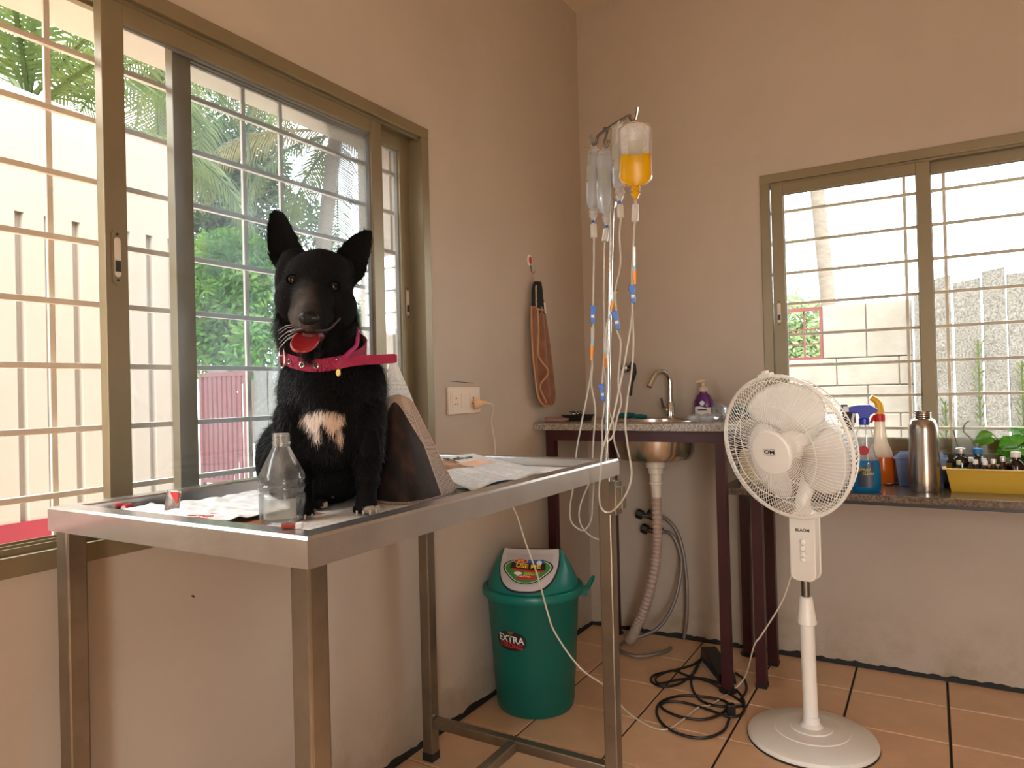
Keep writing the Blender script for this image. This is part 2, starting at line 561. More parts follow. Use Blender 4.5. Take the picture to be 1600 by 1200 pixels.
# ------------------------------------------------------------------ room shell
def wall_with_hole(name, plane, a0, a1, z0, z1, hole, thick, mat_):
    """wall slab made of four runs round an opening. plane='x' (runs along y) or 'y' (runs along x)"""
    m = MB()
    h0, h1, hz0, hz1 = hole
    def blk(p, q, za, zb):
        if q-p < 1e-4 or zb-za < 1e-4: return
        if plane == 'x': m.box((thick[0], p, za), (thick[1], q, zb))
        else: m.box((p, thick[0], za), (q, thick[1], zb))
    blk(a0, h0, z0, z1); blk(h1, a1, z0, z1); blk(h0, h1, z0, hz0); blk(h0, h1, hz1, z1)
    return props(m.build(name, mat_), kind='structure')

wall_with_hole('wall_left', 'x', RY-WT, WT, -0.3, RZ, W1, (-WTL, 0), M['wall'])
wall_with_hole('wall_back', 'y', 0, RX+WT, -0.3, RZ, W2, (0, WT), M['wall'])
wall_with_hole('wall_rear', 'y', 0, RX+WT, -0.3, RZ, DR, (RY-WT, RY), M['wall'])
props(MB().box((RX, RY, -0.3), (RX+WT, 0, RZ)).build('wall_right', M['wall']), kind='structure')
props(MB().box((-WTL, RY-WT, RZ), (RX+WT, WT, RZ+0.15)).build('ceiling', M['ceiling']), kind='structure')
floor = props(MB().box((0, RY, -0.12), (RX, 0, -0.004)).build('floor', M['grout']), kind='structure')
TX, TY = 0.297, 0.279
def tile_mesh(wx, wy):
    m = MB(); b = 0.0025
    m.add([(0, 0, -0.006), (wx, 0, -0.006), (wx, wy, -0.006), (0, wy, -0.006), (b, b, 0), (wx-b, b, 0), (wx-b, wy-b, 0), (b, wy-b, 0)],
          [(4, 5, 6, 7), (0, 1, 5, 4), (1, 2, 6, 5), (2, 3, 7, 6), (3, 0, 4, 7)])
    return m
x_lines = [0.0] + [0.223 + TX*k for k in range(0, 11)]
x_lines = [x for x in x_lines if x < RX-0.05] + [RX]
y_lines = [0.0] + [-0.242 - TY*k for k in range(0, 18)]
y_lines = [y for y in y_lines if y > RY+0.05] + [RY]
shared = {}
for i in range(len(x_lines)-1):
    for j in range(len(y_lines)-1):
        wx = x_lines[i+1]-x_lines[i]-0.005; wy = y_lines[j]-y_lines[j+1]-0.004
        key = (round(wx, 3), round(wy, 3))
        if key not in shared:
            t = tile_mesh(wx, wy).build('tile', M['tile'], floor)
            shared[key] = t.data
        else:
            t = bpy.data.objects.new('tile', shared[key]); COL.objects.link(t); t.parent = floor
        t.location = (x_lines[i]+0.0025, y_lines[j+1]+0.002, 0)

# ragged black damp edge where wall meets floor
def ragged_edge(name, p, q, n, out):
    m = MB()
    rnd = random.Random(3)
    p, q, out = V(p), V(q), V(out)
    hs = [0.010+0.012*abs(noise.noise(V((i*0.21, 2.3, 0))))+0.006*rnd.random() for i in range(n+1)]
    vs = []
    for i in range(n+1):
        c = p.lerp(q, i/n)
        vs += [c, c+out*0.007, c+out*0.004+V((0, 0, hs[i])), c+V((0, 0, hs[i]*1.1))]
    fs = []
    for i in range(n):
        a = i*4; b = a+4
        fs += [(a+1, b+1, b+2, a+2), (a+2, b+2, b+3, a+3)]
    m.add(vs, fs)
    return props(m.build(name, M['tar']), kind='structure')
ragged_edge('baseboard_left', (0.0, 0.0, 0.0), (0.0, RY, 0.0), 260, (1, 0, 0))
ragged_edge('baseboard_back', (RX, 0.0, 0.0), (0, 0.0, 0.0), 220, (0, -1, 0))


# ------------------------------------------------------------------ sliding windows with grilles
def latch_parts(sash, c, X, Y, Z, s=1.0):
    """recessed oval latch plate on a stile: X across, Y up, Z out of the face"""
    c, X, Y, Z = V(c), V(X), V(Y), V(Z)
    m = MB()
    oval = []
    hw, hh = 0.011*s, 0.055*s
    for k in range(20):
        a = 2*PI*k/20
        oval.append((hw*math.cos(a), (hh-hw)*(1 if math.sin(a) > 0 else -1) + hw*math.sin(a)))
    m.prism(oval, c, X, Y, 0.002, 0)
    inner = [(x*0.62, y*0.72) for x, y in oval]
    m.prism(inner, c+Z*0.0005, X, Y, 0.002, 1)
    m.obox(c+Z*0.003-Y*0.018*s, X, Y, Z, 0.005*s, 0.011*s, 0.0015, 2)
    for sg in (-1, 1):
        m.lathe([(0.0028, 0), (0.0028, 0.001), (0, 0.0012)], c+Y*sg*0.046*s+Z*0.002, Z, 8, 2)
    return m.build('latch', [M['alu'], M['grille'], M['black']], sash)


def window(name, plane, win, sashes, vbars, latches):
    """plane 'x': left wall, a runs along y, depth d along -x; plane 'y': back wall, a along x, depth along +y"""
    a0, a1, z0, z1 = win
    P = (lambda a, d, z: V((-d, a, z))) if plane == 'x' else (lambda a, d, z: V((a, d, z)))
    root = empty(name, P((a0+a1)/2, 0, z0), kind='structure', label='champagne aluminium sliding window with steel grille in the ' + ('left' if plane == 'x' else 'back') + ' wall')
    def bx(m, a, b, d0, d1, za, zb, mi=0):
        m.box(P(a, d0, za), P(b, d1, zb), mi); return m
    fw = 0.032
    # fixed outer frame with tracks
    for (A, B, C_, D_) in ((a0-0.004, a1+0.004, z1-fw, z1+0.004), (a0-0.004, a1+0.004, z0-0.004, z0+fw)):
        bx(MB(), A, B, -0.012, 0.10, C_, D_).build('frame_rail', M['alu'], root, bevel=0.0015)
    for (A, B) in ((a0-0.004, a0+fw), (a1-fw, a1+0.004)):
        bx(MB(), A, B, -0.0119, 0.0999, z0+fw, z1-fw).build('frame_jamb', M['alu'], root, bevel=0.0015)
    for dd in (0.002, 0.034, 0.066):
        tr = MB()
        bx(tr, a0+fw, a1-fw, dd, dd+0.003, z0+fw, z0+fw+0.012)
        bx(tr, a0+fw, a1-fw, dd, dd+0.003, z1-fw-0.008, z1-fw)
        tr.build('track', M['alu'], root)
    sw = 0.046
    for i, (A, B, d) in enumerate(sashes):
        za, zb = z0+fw+0.004, z1-fw-0.003
        s = empty('sliding_sash', P((A+B)/2, d, za), parent=root)
        for (p, q) in ((A, A+sw), (B-sw, B)):
            bx(MB(), p, q, d, d+0.026, za, zb).build('stile', M['alu'], s, bevel=0.0015)
        for (p, q) in ((za, za+0.045), (zb-0.045, zb)):
            bx(MB(), A+sw, B-sw, d+0.0005, d+0.0255, p, q).build('rail', M['alu'], s, bevel=0.0015)
        bx(MB(), A+sw-0.004, B-sw+0.004, d+0.012, d+0.016, za+0.041, zb-0.041).build('pane', M['pane'] if plane == 'x' else M['pane2'], s)
        gs = MB()
        for (p, q) in ((za+0.045, za+0.048), (zb-0.048, zb-0.045)):
            bx(gs, A+sw, B-sw, d+0.009, d+0.019, p, q)
        for (p, q) in ((A+sw, A+sw+0.003), (B-sw-0.003, B-sw)):
            bx(gs, p, q, d+0.009, d+0.019, za+0.048, zb-0.048)
        gs.build('gasket', M['seal'], s)
        for (li, a, z, sc) in latches:
            if li == i:
                if plane == 'x': latch_parts(s, P(a, d, z), (0, 1, 0), (0, 0, 1), (1, 0, 0), sc)
                else: latch_parts(s, P(a, d, z), (1, 0, 0), (0, 0, 1), (0, -1, 0), sc)
    for k in range(8):
        z = 0.914 + 0.1288*k
        bx(MB(), a0, a1, 0.105, 0.117, z-0.006, z+0.006).build('grille_bar', M['grille'], root, bevel=0.001)
    for a in vbars:
        bx(MB(), a-0.006, a+0.006, 0.117, 0.125, z0, z1).build('grille_bar', M['grille'], root, bevel=0.001)
    return root

window('window_1', 'x', W1, [(-2.229, -1.397, 0.004), (-2.055, -1.232, 0.036)],
       [-2.745, -2.273, -1.802, -1.680, -1.226],
       [(0, -2.206, 1.385, 1.0), (1, -1.255, 1.385, 1.0)])
window('window_2', 'y', W2, [(0.846, 1.406, 0.004), (1.36, 2.21, 0.036)],
       [1.318, 1.449, 1.92],
       [(0, 0.866, 1.385, 1.0)])


# ------------------------------------------------------------------ outside
M['ground'] = mat('pale_sandy_ground', (0.52, 0.45, 0.37), 0.9, var=0.15, vscale=3, spec=0.06)
M['cream'] = mat('cream_exterior_paint', (0.182, 0.154, 0.127), 0.7, var=0.05, vscale=2, spec=0.06)
M['redband'] = mat('pink_red_skirting_paint', (0.125, 0.019, 0.024), 0.6, var=0.1, vscale=3, spec=0.06)
M['gate'] = mat('maroon_gate_paint', (0.080, 0.027, 0.026), 0.5, var=0.15, vscale=8, spec=0.06)
M['slab'] = mat('grey_granite_slab', (0.098, 0.092, 0.082), 0.85, var=0.5, vscale=95, bump=0.7, bscale=60, col2=(0.030, 0.028, 0.025), spec=0.06)
M['block'] = mat('rendered_concrete_block', (0.125, 0.112, 0.096), 0.9, var=0.22, vscale=4, bump=0.4, bscale=40, spec=0.06)
M['mortar'] = mat('block_mortar', (0.112, 0.101, 0.087), 0.95, spec=0.06)
M['trunk'] = mat('palm_bark', (0.10, 0.083, 0.067), 0.9, var=0.3, vscale=9, bump=0.5, bscale=14, aniso=(1, 1, 5), spec=0.06)
M['branch'] = mat('dark_bark', (0.16, 0.12, 0.09), 0.9, var=0.3, vscale=8, spec=0.06)
M['frond'] = leaf_mat('coconut_frond', (0.015, 0.028, 0.009), (0.041, 0.059, 0.015), (0.093, 0.093, 0.028), 1.5)
M['dryfrond'] = leaf_mat('yellowing_frond', (0.119, 0.085, 0.024), (0.164, 0.130, 0.048), (0.211, 0.177, 0.089), 1.5)
M['mango'] = leaf_mat('mango_leaf', (0.018, 0.048, 0.011), (0.048, 0.118, 0.018), (0.177, 0.247, 0.035), 1.3)
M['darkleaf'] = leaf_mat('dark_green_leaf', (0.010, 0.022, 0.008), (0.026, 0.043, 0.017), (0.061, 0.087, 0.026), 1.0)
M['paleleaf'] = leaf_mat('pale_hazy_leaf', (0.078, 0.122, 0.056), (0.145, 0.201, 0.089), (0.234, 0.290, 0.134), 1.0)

props(MB().box((-40, -30, -0.16), (40, 60, -0.13)).build('ground', M['ground']), kind='structure')

# cream neighbour wall with pressed vertical channels
XW = -2.0
cw = empty('compound_wall', (XW, -2.5, -0.13), 'tall cream wall with vertical channels and pink-red skirting outside the left window', 'wall', kind='thing')
YE = -0.66
top = lambda y: 2.40 - (y-YE)*0.085
m = MB()
ys = [YE, -3.4, -8.0]
m.add([(XW-0.022, YE, -0.13), (XW-0.022, -8, -0.13), (XW-0.022, -8, top(-8)), (XW-0.022, YE, top(YE)),
       (XW-0.2, YE, -0.13), (XW-0.2, -8, -0.13), (XW-0.2, -8, top(-8)), (XW-0.2, YE, top(YE))],
      [(0, 1, 2, 3), (7, 6, 5, 4), (3, 2, 6, 7), (0, 3, 7, 4), (1, 5, 6, 2)])
m.build('wall_body', M['cream'], cw)
m = MB()
def slabx(m, y0, y1, za, zb0, zb1, x0=XW-0.022, x1=XW, mi=0):
    m.add([(x1, y0, za), (x1, y1, za), (x1, y1, zb1), (x1, y0, zb0), (x0, y0-0.012, za), (x0, y1+0.012, za), (x0, y1+0.012, zb1+0.012), (x0, y0-0.012, zb0+0.012)],
          [(0, 1, 2, 3), (0, 3, 7, 4), (1, 5, 6, 2), (3, 2, 6, 7), (0, 4, 5, 1)], mi)
slabx(m, -8.0, YE, 1.93, top(-8.0), top(YE)); m.build('upper_band', M['cream'], cw)
pitch = 0.119
g0 = -1.483
ks = []
for k in range(-18, 8):
    y = g0 + pitch*k
    m = MB(); slabx(m, y-pitch+0.038, y, 0.584, 1.93, 1.93)
    if y < YE-0.02: m.build('panel', M['cream'], cw)
slabm = MB(); slabm.box((XW-0.022, -8.0, 0.584), (XW, g0+pitch*-19, 1.93)); slabm.build('panel', M['cream'], cw)
MB().box((XW-0.022, -8.0, -0.13), (XW+0.006, YE, 0.584)).build('skirting_band', M['redband'], cw)

# maroon slatted gate at the end of the alley
gx0, gx1, gz0, gz1, GY = -6.32, -5.42, 0.02, 1.40, 2.5
gt = empty('slatted_gate', ((gx0+gx1)/2, GY, gz0), 'maroon metal gate of upright slats seen through the left window', 'gate')
for x in (gx0, gx1-0.05): MB().box((x, GY-0.025, -0.13), (x+0.05, GY+0.025, gz1)).build('gate_post', M['gate'], gt)
for z in (gz0+0.05, gz1-0.05): MB().box((gx0+0.05, GY-0.02, z), (gx1-0.05, GY+0.02, z+0.05)).build('gate_rail', M['gate'], gt)
for k in range(9):
    x = gx0+0.085+k*0.088
    MB().box((x, GY-0.012, gz0+0.10), (x+0.05, GY+0.012, gz1-0.05)).build('slat', M['gate'], gt)

def stone_slab(x0, x1, y, z1, label, name='granite_slab', group='granite fence slabs', seed=1, t=0.07, z0=-0.13):
    rnd = random.Random(seed)
    m = MB(); n = 8
    w_ = (x1-x0)
    prof = []
    for i in range(n+1):
        z = z0+(z1-z0)*i/n
        prof.append((x0+0.005*rnd.uniform(0, 1), x1-0.005*rnd.uniform(0, 1), z))
    vs, fs = [], []
    for (a, b, z) in prof:
        vs += [(a, y+0.01*rnd.uniform(-1, 1), z), (b, y+0.01*rnd.uniform(-1, 1), z+0.0), (b, y+t, z), (a, y+t, z)]
    vs[-4] = (vs[-4][0], vs[-4][1], z1-0.03*rnd.random()); vs[-1] = (vs[-1][0], vs[-1][1], vs[-4][2])
    for i in range(n):
        a = i*4
        for k in range(4): fs.append((a+k, a+(k+1) % 4, a+4+(k+1) % 4, a+4+k))
    fs.append((n*4, n*4+1, n*4+2, n*4+3))
    m.add(vs, fs)
    o = m.build(name, M['slab'], None, origin=((x0+x1)/2, y, z0))
    return props(o, label, 'stone slab', group, kind='thing')

# granite slab fence behind the back window
sl = [(1.296, 1.412, 1.70, 'narrow low granite slab beside the block wall outside the back window'),
      (1.417, 1.521, 1.79, 'narrow taller granite slab right behind the window mullion outside the back window'),
      (1.527, 1.682, 1.755, 'wide granite slab just right of the mullion outside the back window'),
      (1.691, 1.817, 1.81, 'tallest granite slab in the row outside the back window'),
      (1.823, 1.990, 1.765, 'granite slab right of the tallest one, behind the potted plant'),
      (1.997, 2.15, 1.72, 'granite fence slab at the right edge outside the back window')]
for i, (a, b, z, lab) in enumerate(sl): stone_slab(a, b, 2.5, z, lab, seed=i+11)
for i in range(9):
    stone_slab(2.16+i*0.16, 2.30+i*0.16, 2.5, 1.7+0.05*(i % 3), '%s granite slab right of the one at the edge of the back window' % ('first', 'second', 'third', 'fourth', 'fifth', 'sixth', 'seventh', 'eighth', 'ninth')[i], seed=30+i)
# slab fence beside the gate
xs = -5.38
k = 0
while xs < -1.9:
    wd = 0.20+0.10*random.random()
    z1 = 1.42+0.12*random.random()
    nm = ('first', 'second', 'third', 'fourth', 'fifth', 'sixth', 'seventh', 'eighth', 'ninth', 'tenth', 'eleventh', 'twelfth', 'thirteenth', 'fourteenth', 'fifteenth', 'sixteenth', 'seventeenth')[k]
    stone_slab(xs, xs+wd, 2.52, z1, 'pale granite slab, %s to the right of the maroon gate' % nm, group='granite slabs beside the gate', seed=50+k)
    xs += wd+0.012
    k += 1

# boulders behind the gate
def boulder(c, r, label, seed):
    m = MB()
    m.ball(c, r, 14, 10, rad=(r*0.2, r*0.35, r*1.0))
    for i, p in enumerate(m.v):
        d = p-V(c)
        m.v[i] = V(c)+d*(1+0.2*noise.noise(p*3.1+V((seed, 0, 0)))+0.1*noise.noise(p*9))
    return props(m.build('boulder', M['slab'], None, origin=(c[0], c[1], -0.13), smooth=True), label, 'boulder', 'boulders behind the gate')
b1 = at(347, 640, 1, 3.2); boulder((b1.x, 3.2, 0.68), 0.84, 'upright pale boulder rising behind the maroon gate, left one', 3)
b2 = at(378, 640, 1, 3.3); boulder((b2.x+0.12, 3.9, 0.66), 0.82, 'upright pale boulder rising behind the maroon gate, right one', 8)

# concrete block wall with a barred opening, behind the back window
bw = empty('block_wall', (0.2, 2.62, -0.13), 'cream rendered concrete block wall with a barred opening outside the back window', 'wall', kind='thing')
ox0, ox1, oz0, oz1 = 0.33, 0.712, 1.262, 1.655
mm = MB()
for (a, b, za, zb) in ((-1.6, ox0, -0.13, 1.66), (ox1, 1.285, -0.13, 1.66), (ox0, ox1, -0.13, oz0)):
    mm.box((a, 2.62, za), (b, 2.74, zb))
mm.build('mortar_core', M['mortar'], bw)
rnd = random.Random(5)
zc = -0.13
row = 0
rows = [0.2, 0.2, 0.2, 0.2, 0.2, 0.2, 0.2, 0.39]
for h in rows:
    x = -1.6 - (0.2 if row % 2 else 0)
    while x < 1.285:
        a, b = max(x, -1.6)+0.003, min(x+0.4, 1.285)-0.003
        x += 0.4
        segs = [(a, b)]
        if zc+h > oz0+0.01:
            segs = []
            if a < ox0-0.02: segs.append((a, min(b, ox0-0.004)))
            if b > ox1+0.02: segs.append((max(a, ox1+0.004), b))
        for (p, q) in segs:
            if q-p > 0.03:
                d = rnd.uniform(0, 0.006)
                MB().box((p, 2.606-d, zc+0.003), (q, 2.64, zc+h-0.003)).build('block', M['block'], bw, bevel=0.006)
    zc += h
    row += 1
for (p, q, za, zb) in ((ox0, ox0+0.02, oz0, oz1), (ox1-0.02, ox1, oz0, oz1), (ox0+0.02, ox1-0.02, oz0, oz0+0.025), (ox0+0.02, ox1-0.02, oz1-0.025, oz1)):
    MB().box((p, 2.61, za), (q, 2.66, zb)).build('opening_frame', M['gate'], bw)
for x in (0.43, 0.585):
    MB().box((x-0.006, 2.63, oz0+0.025), (x+0.006, 2.64, oz1-0.025)).build('opening_bar', M['gate'], bw)
for z in (1.38, 1.49):
    MB().box((ox0+0.02, 2.64, z), (ox1-0.02, 2.65, z+0.01)).build('opening_bar', M['gate'], bw)

# coconut palms
def frond_mesh(base, az, el, length, droop, rnd, n=46, lw=0.035, ll=0.75, hang=0.55):
    m = MB()
    base = V(base)
    h = V((math.cos(az), math.sin(az), 0))
    N = 14
    pts = []
    for i in range(N+1):
        t = i/N
        e = el - droop*t*t
        if i == 0: p = base.copy()
        else: p = pts[-1] + (h*math.cos(e)+V((0, 0, math.sin(e))))*(length/N)
        pts.append(p)
    m.tube(pts, [0.028*(1-0.85*i/N)+0.004 for i in range(N+1)], 5, caps=False)
    side = h.cross(V((0, 0, 1)))
    for i in range(n):
        t = 0.10+0.88*i/n
        q = t*N; a = int(q); p = pts[a].lerp(pts[min(a+1, N)], q-a)
        tan = (pts[min(a+1, N)]-pts[a]).normalized()
        L_ = ll*length/3.2*(math.sin(PI*min(1, 0.15+t*0.85))**0.6+0.1)
        for sg in (-1, 1):
            d0 = (side*sg*0.8 + tan*0.55 + V((0, 0, -0.10-hang*0.3*rnd.random()))).normalized()
            d1 = (d0*0.75 + V((0, 0, -hang*rnd.uniform(0.7, 1.3)))).normalized()
            p1 = p+d0*L_*0.5
            p2 = p1+d1*L_*0.55
            wv = tan*lw*0.5
            m.add([p-wv, p+wv, p1+wv, p1-wv, p2], [(0, 1, 2, 3), (3, 2, 4)])
    return m

def palm(base, crown, name, label, n, length, seed, dry=(), az0=0.0, rt=0.13, skip=None, elr=(-0.5, 1.1)):
    rnd = random.Random(seed)
    base, crown = V(base), V(crown)
    r = empty(name, base, label, 'palm tree', 'coconut palms outside')
    pts = []
    for i in range(13):
        t = i/12
        pts.append(base.lerp(crown, t)+V((0.12*math.sin(t*2.2+seed), 0.1*math.sin(t*3+seed*2), 0))*(1-abs(2*t-1)))
    pts[0], pts[-1] = base, crown
    m = MB(); m.tube(pts, [rt*(1.25-0.45*i/12) for i in range(13)], 12)
    m.build('trunk', M['trunk'], r, smooth=True)
    for i in range(n):
        az = az0+i*2.39996+rnd.uniform(-0.2, 0.2)
        t = i/max(1, n-1)
        el = elr[1]+(elr[0]-elr[1])*t+rnd.uniform(-0.1, 0.1)
        m = frond_mesh(crown+V((0, 0, -0.25*t)), az, el, length*rnd.uniform(0.85, 1.1), rnd.uniform(1.1, 1.7), rnd)
        m.build('frond', M['dryfrond'] if i in dry else M['frond'], r)
    return r

pa = at(527, 190, 1, 6.2); pb = at(497, 480, 1, 6.0)
def ground_under(px, py_, Y, dx=0.0):
    p = at(px, py_, 1, Y); return V((p.x+dx, Y, -0.13))
palm(ground_under(482, 600, 6.0), pa, 'coconut_palm_tree', 'coconut palm whose leaning trunk shows behind the dog, through the left window', 18, 2.7, 4, dry=(12,), rt=0.145)
pc = at(255, 60, 1, 3.6); palm((pc.x-0.3, 3.6, -0.13), pc, 'coconut_palm_tree', 'coconut palm whose fronds droop beside the cream wall at the sash', 20, 2.9, 9, dry=(11, 14, 17), rt=0.14, elr=(-0.9, 1.0))
pd = at(45, 150, 0, -6.5); palm((-6.5, pd.y, -0.13), pd, 'coconut_palm_tree', 'coconut palm at the far left rising over the cream wall', 13, 2.7, 21, dry=(9,), rt=0.14, elr=(0.05, 1.35))
pe = at(395, 80, 1, 9.6); palm((pe.x-0.4, 9.6, -0.13), pe, 'coconut_palm_tree', 'coconut palm with dense fronds seen through the middle panes of the left window', 20, 4.2, 33, dry=(10, 15), rt=0.14, elr=(-0.9, 0.8))
pf = at(1284, 150, 1, 4.4); pg = at(1301, 468, 1, 4.4)
pt = pg + (pf-pg)*2.4
palm((pg.x+(pg.x-pf.x)*1.2, 4.4, -0.13), pt, 'coconut_palm_tree', 'coconut palm whose bare trunk stands behind the block wall at the back window', 16, 2.8, 41, rt=0.062, elr=(-0.75, 1.0))

# leafy trees: clouds of single leaves on a branching trunk
def leafy_tree(name, label, base, blobs, n, m_leaf, seed, ls=0.13):
    rnd = random.Random(seed)
    base = V(base)
    r = empty(name, base, label, 'tree', 'leafy trees outside')
    t = MB()
    cz = V((0, 0, 0))
    for b in blobs: cz += V(b[0])
    cz /= len(blobs)
    fork = base.lerp(V((cz.x, cz.y, cz.z)), 0.5)
    t.tube([base, base.lerp(fork, 0.5)+V((0.05, 0, 0)), fork], [0.16, 0.13, 0.11], 9)
    for b in blobs:
        c = V(b[0]); t.tube(smooth_path([fork, fork.lerp(c, 0.5)+V((0.1, 0, 0.12)), c], 4), [0.07-0.006*i for i in range(9)], 6)
    t.build('trunk', M['branch'], r, smooth=True)
    m = MB()
    tot = sum(b[1][0]*b[1][1]*b[1][2] for b in blobs)
    vs, fs = [], []
    for (c, rad) in blobs:
        c = V(c)
        k = int(n*rad[0]*rad[1]*rad[2]/tot)
        for _ in range(k):
            d = V((rnd.gauss(0, 1), rnd.gauss(0, 1), rnd.gauss(0, 1))).normalized()
            q = rnd.random()**0.28
            bumpy = 1+0.22*noise.noise(d*2.6+c)
            p = c+V((d.x*rad[0], d.y*rad[1], d.z*rad[2]))*(q*bumpy)
            a = (d*0.6+V((rnd.uniform(-1, 1), rnd.uniform(-1, 1), rnd.uniform(-1.2, 0.4)))).normalized()
            s = a.cross(V((rnd.uniform(-1, 1), rnd.uniform(-1, 1), rnd.uniform(-1, 1)))).normalized()
            L_ = ls*rnd.uniform(0.7, 1.3)
            k0 = len(vs)
            vs += [p, p+a*L_*0.5+s*L_*0.16, p+a*L_, p+a*L_*0.5-s*L_*0.16]
            fs.append((k0, k0+1, k0+2, k0+3))
    m.add(vs, fs)
    props(m.build('foliage', m_leaf, r), kind='stuff')
    return r

def blob(px, py, Y, rad): return (at(px, py, 1, Y), rad)
leafy_tree('mango_tree', 'bright green mango tree behind the maroon gate', ground_under(350, 600, 5.4),
           [blob(335, 500, 5.0, (0.9, 0.8, 0.75)), blob(400, 480, 5.2, (0.8, 0.8, 0.8)), blob(365, 420, 5.4, (0.9, 0.8, 0.7)), blob(345, 545, 4.8, (0.7, 0.6, 0.5)), blob(420, 540, 4.8, (0.6, 0.6, 0.5))], 17000, M['mango'], 5, 0.15)
leafy_tree('broadleaf_tree', 'dark tall broadleaf tree behind the mango tree', ground_under(350, 600, 8.0),
           [blob(340, 290, 8.0, (1.1, 1.0, 1.3)), blob(385, 250, 8.2, (0.9, 1.0, 1.0)), blob(330, 380, 8.0, (1.0, 1.0, 1.1)), blob(410, 330, 8.4, (0.8, 0.9, 1.1)), blob(470, 370, 9.0, (0.8, 0.8, 1.0)), blob(310, 220, 8.4, (0.8, 0.8, 0.9))], 15000, M['darkleaf'], 6, 0.2)
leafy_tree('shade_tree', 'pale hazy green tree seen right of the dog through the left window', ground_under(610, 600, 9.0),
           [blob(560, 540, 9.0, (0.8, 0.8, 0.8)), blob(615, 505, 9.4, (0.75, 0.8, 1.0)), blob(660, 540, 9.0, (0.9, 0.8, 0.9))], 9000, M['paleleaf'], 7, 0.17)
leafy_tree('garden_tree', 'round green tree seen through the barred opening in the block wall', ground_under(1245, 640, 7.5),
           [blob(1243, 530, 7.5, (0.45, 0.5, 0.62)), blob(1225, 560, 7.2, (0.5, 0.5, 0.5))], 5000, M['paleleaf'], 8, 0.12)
# weeds growing in the gaps of the slab fence
for i, (px, zt_) in enumerate(((1476, 0.95), (1530, 1.35), (1598, 1.2))):
    m = MB(); rnd = random.Random(60+i)
    p0 = at(px, 600, 1, 2.46)
    for k in range(26):
        z = -0.13+(zt_+0.13)*k/26
        for sg in (-1, 1):
            d = V((sg*rnd.uniform(0.02, 0.045), -rnd.uniform(0, 0.05), rnd.uniform(0.03, 0.09)))
            p = V((p0.x+rnd.uniform(-0.008, 0.008), 2.46, z))
            s = V((0, 0, 0.012))
            m.add([p, p+d*0.5+s, p+d, p+d*0.5-s], [(0, 1, 2, 3)])
    m.tube([(p0.x, 2.47, -0.13), (p0.x, 2.47, zt_)], 0.006, 5)
    props(m.build('climbing_weed', M['frond'], None, origin=(p0.x, 2.47, -0.13)), ('green weed climbing the gap beside the mullion between granite slabs', 'green weed climbing the gap left of the tallest granite slab', 'green weed climbing the slab gap at the right edge of the back window')[i], 'plant', 'weeds in the slab fence')


# ------------------------------------------------------------------ steel examination table
TX0, TX1, TY0, TY1, TZ = 0.045, 0.687, -2.368, -1.300, 0.915
TRAY = TZ-0.024
tb = empty('examination_table', ((TX0+TX1)/2, (TY0+TY1)/2, 0), 'stainless steel examination table with a raised rim, in front of the left window', 'table')
RW = 0.040
def rim_piece(m, p, q, inward):
    """rim run with outer apron, flat top and inner drop, along p-q"""
    p, q, i = V(p), V(q), V(inward)
    prof = [(0, -0.042), (0, -0.004), (0.004, 0), (RW-0.003, 0), (RW, -0.003), (RW, -0.026), (RW-0.004, -0.026), (RW-0.004, -0.006), (0.004, -0.006), (0.004, -0.042)]
    t = (q-p).normalized()
    vs, fs = [], []
    for e, sg in ((p, 1), (q, -1)):
        for (d, z) in prof:
            vs.append(e+i*d+t*(sg*d)+V((0, 0, z)))
    n = len(prof)
    for k in range(n): fs.append((k, (k+1) % n, n+(k+1) % n, n+k))
    m.add(vs, fs)
c00, c10, c11, c01 = (TX0, TY0, TZ), (TX1, TY0, TZ), (TX1, TY1, TZ), (TX0, TY1, TZ)
for (p, q, i) in ((c00, c10, (0, 1, 0)), (c10, c11, (-1, 0, 0)), (c11, c01, (0, -1, 0)), (c01, c00, (1, 0, 0))):
    m = MB(); rim_piece(m, p, q, i); m.build('rim', M['steel'], tb)
MB().box((TX0+RW-0.004, TY0+RW-0.004, TRAY-0.004), (TX1-RW+0.004, TY1-RW+0.004, TRAY)).build('tray', M['steel'], tb)
LW = 0.036
ins = 0.008
LEGS = {}
for nm, x, y in (('nl', TX0+ins, TY0+ins), ('nr', TX1-ins-LW, TY0+ins), ('fl', TX0+ins, TY1-ins-LW), ('fr', TX1-ins-LW, TY1-ins-LW)):
    o = MB().box((x, y, 0.018), (x+LW, y+LW, TZ-0.030)).build('leg', M['leg'], tb, bevel=0.004)
    MB().box((x-0.001, y-0.001, 0.0), (x+LW+0.001, y+LW+0.001, 0.025)).build('rubber_foot', M['rubber'], o, bevel=0.002)
    LEGS[nm] = (x+LW/2, y+LW/2)
sz0, sz1 = 0.10, 0.128
for k in ('n', 'f'):
    y = LEGS[k+'l'][1]
    MB().box((LEGS[k+'l'][0]+LW/2, y-0.014, sz0), (LEGS[k+'r'][0]-LW/2, y+0.014, sz1)).build('stretcher', M['leg'], tb, bevel=0.003)
xm = (LEGS['fl'][0]+LEGS['fr'][0])/2
MB().box((xm-0.014, LEGS['nl'][1]+0.014, sz0), (xm+0.014, LEGS['fl'][1]-0.014, sz1)).build('stretcher', M['leg'], tb, bevel=0.003)

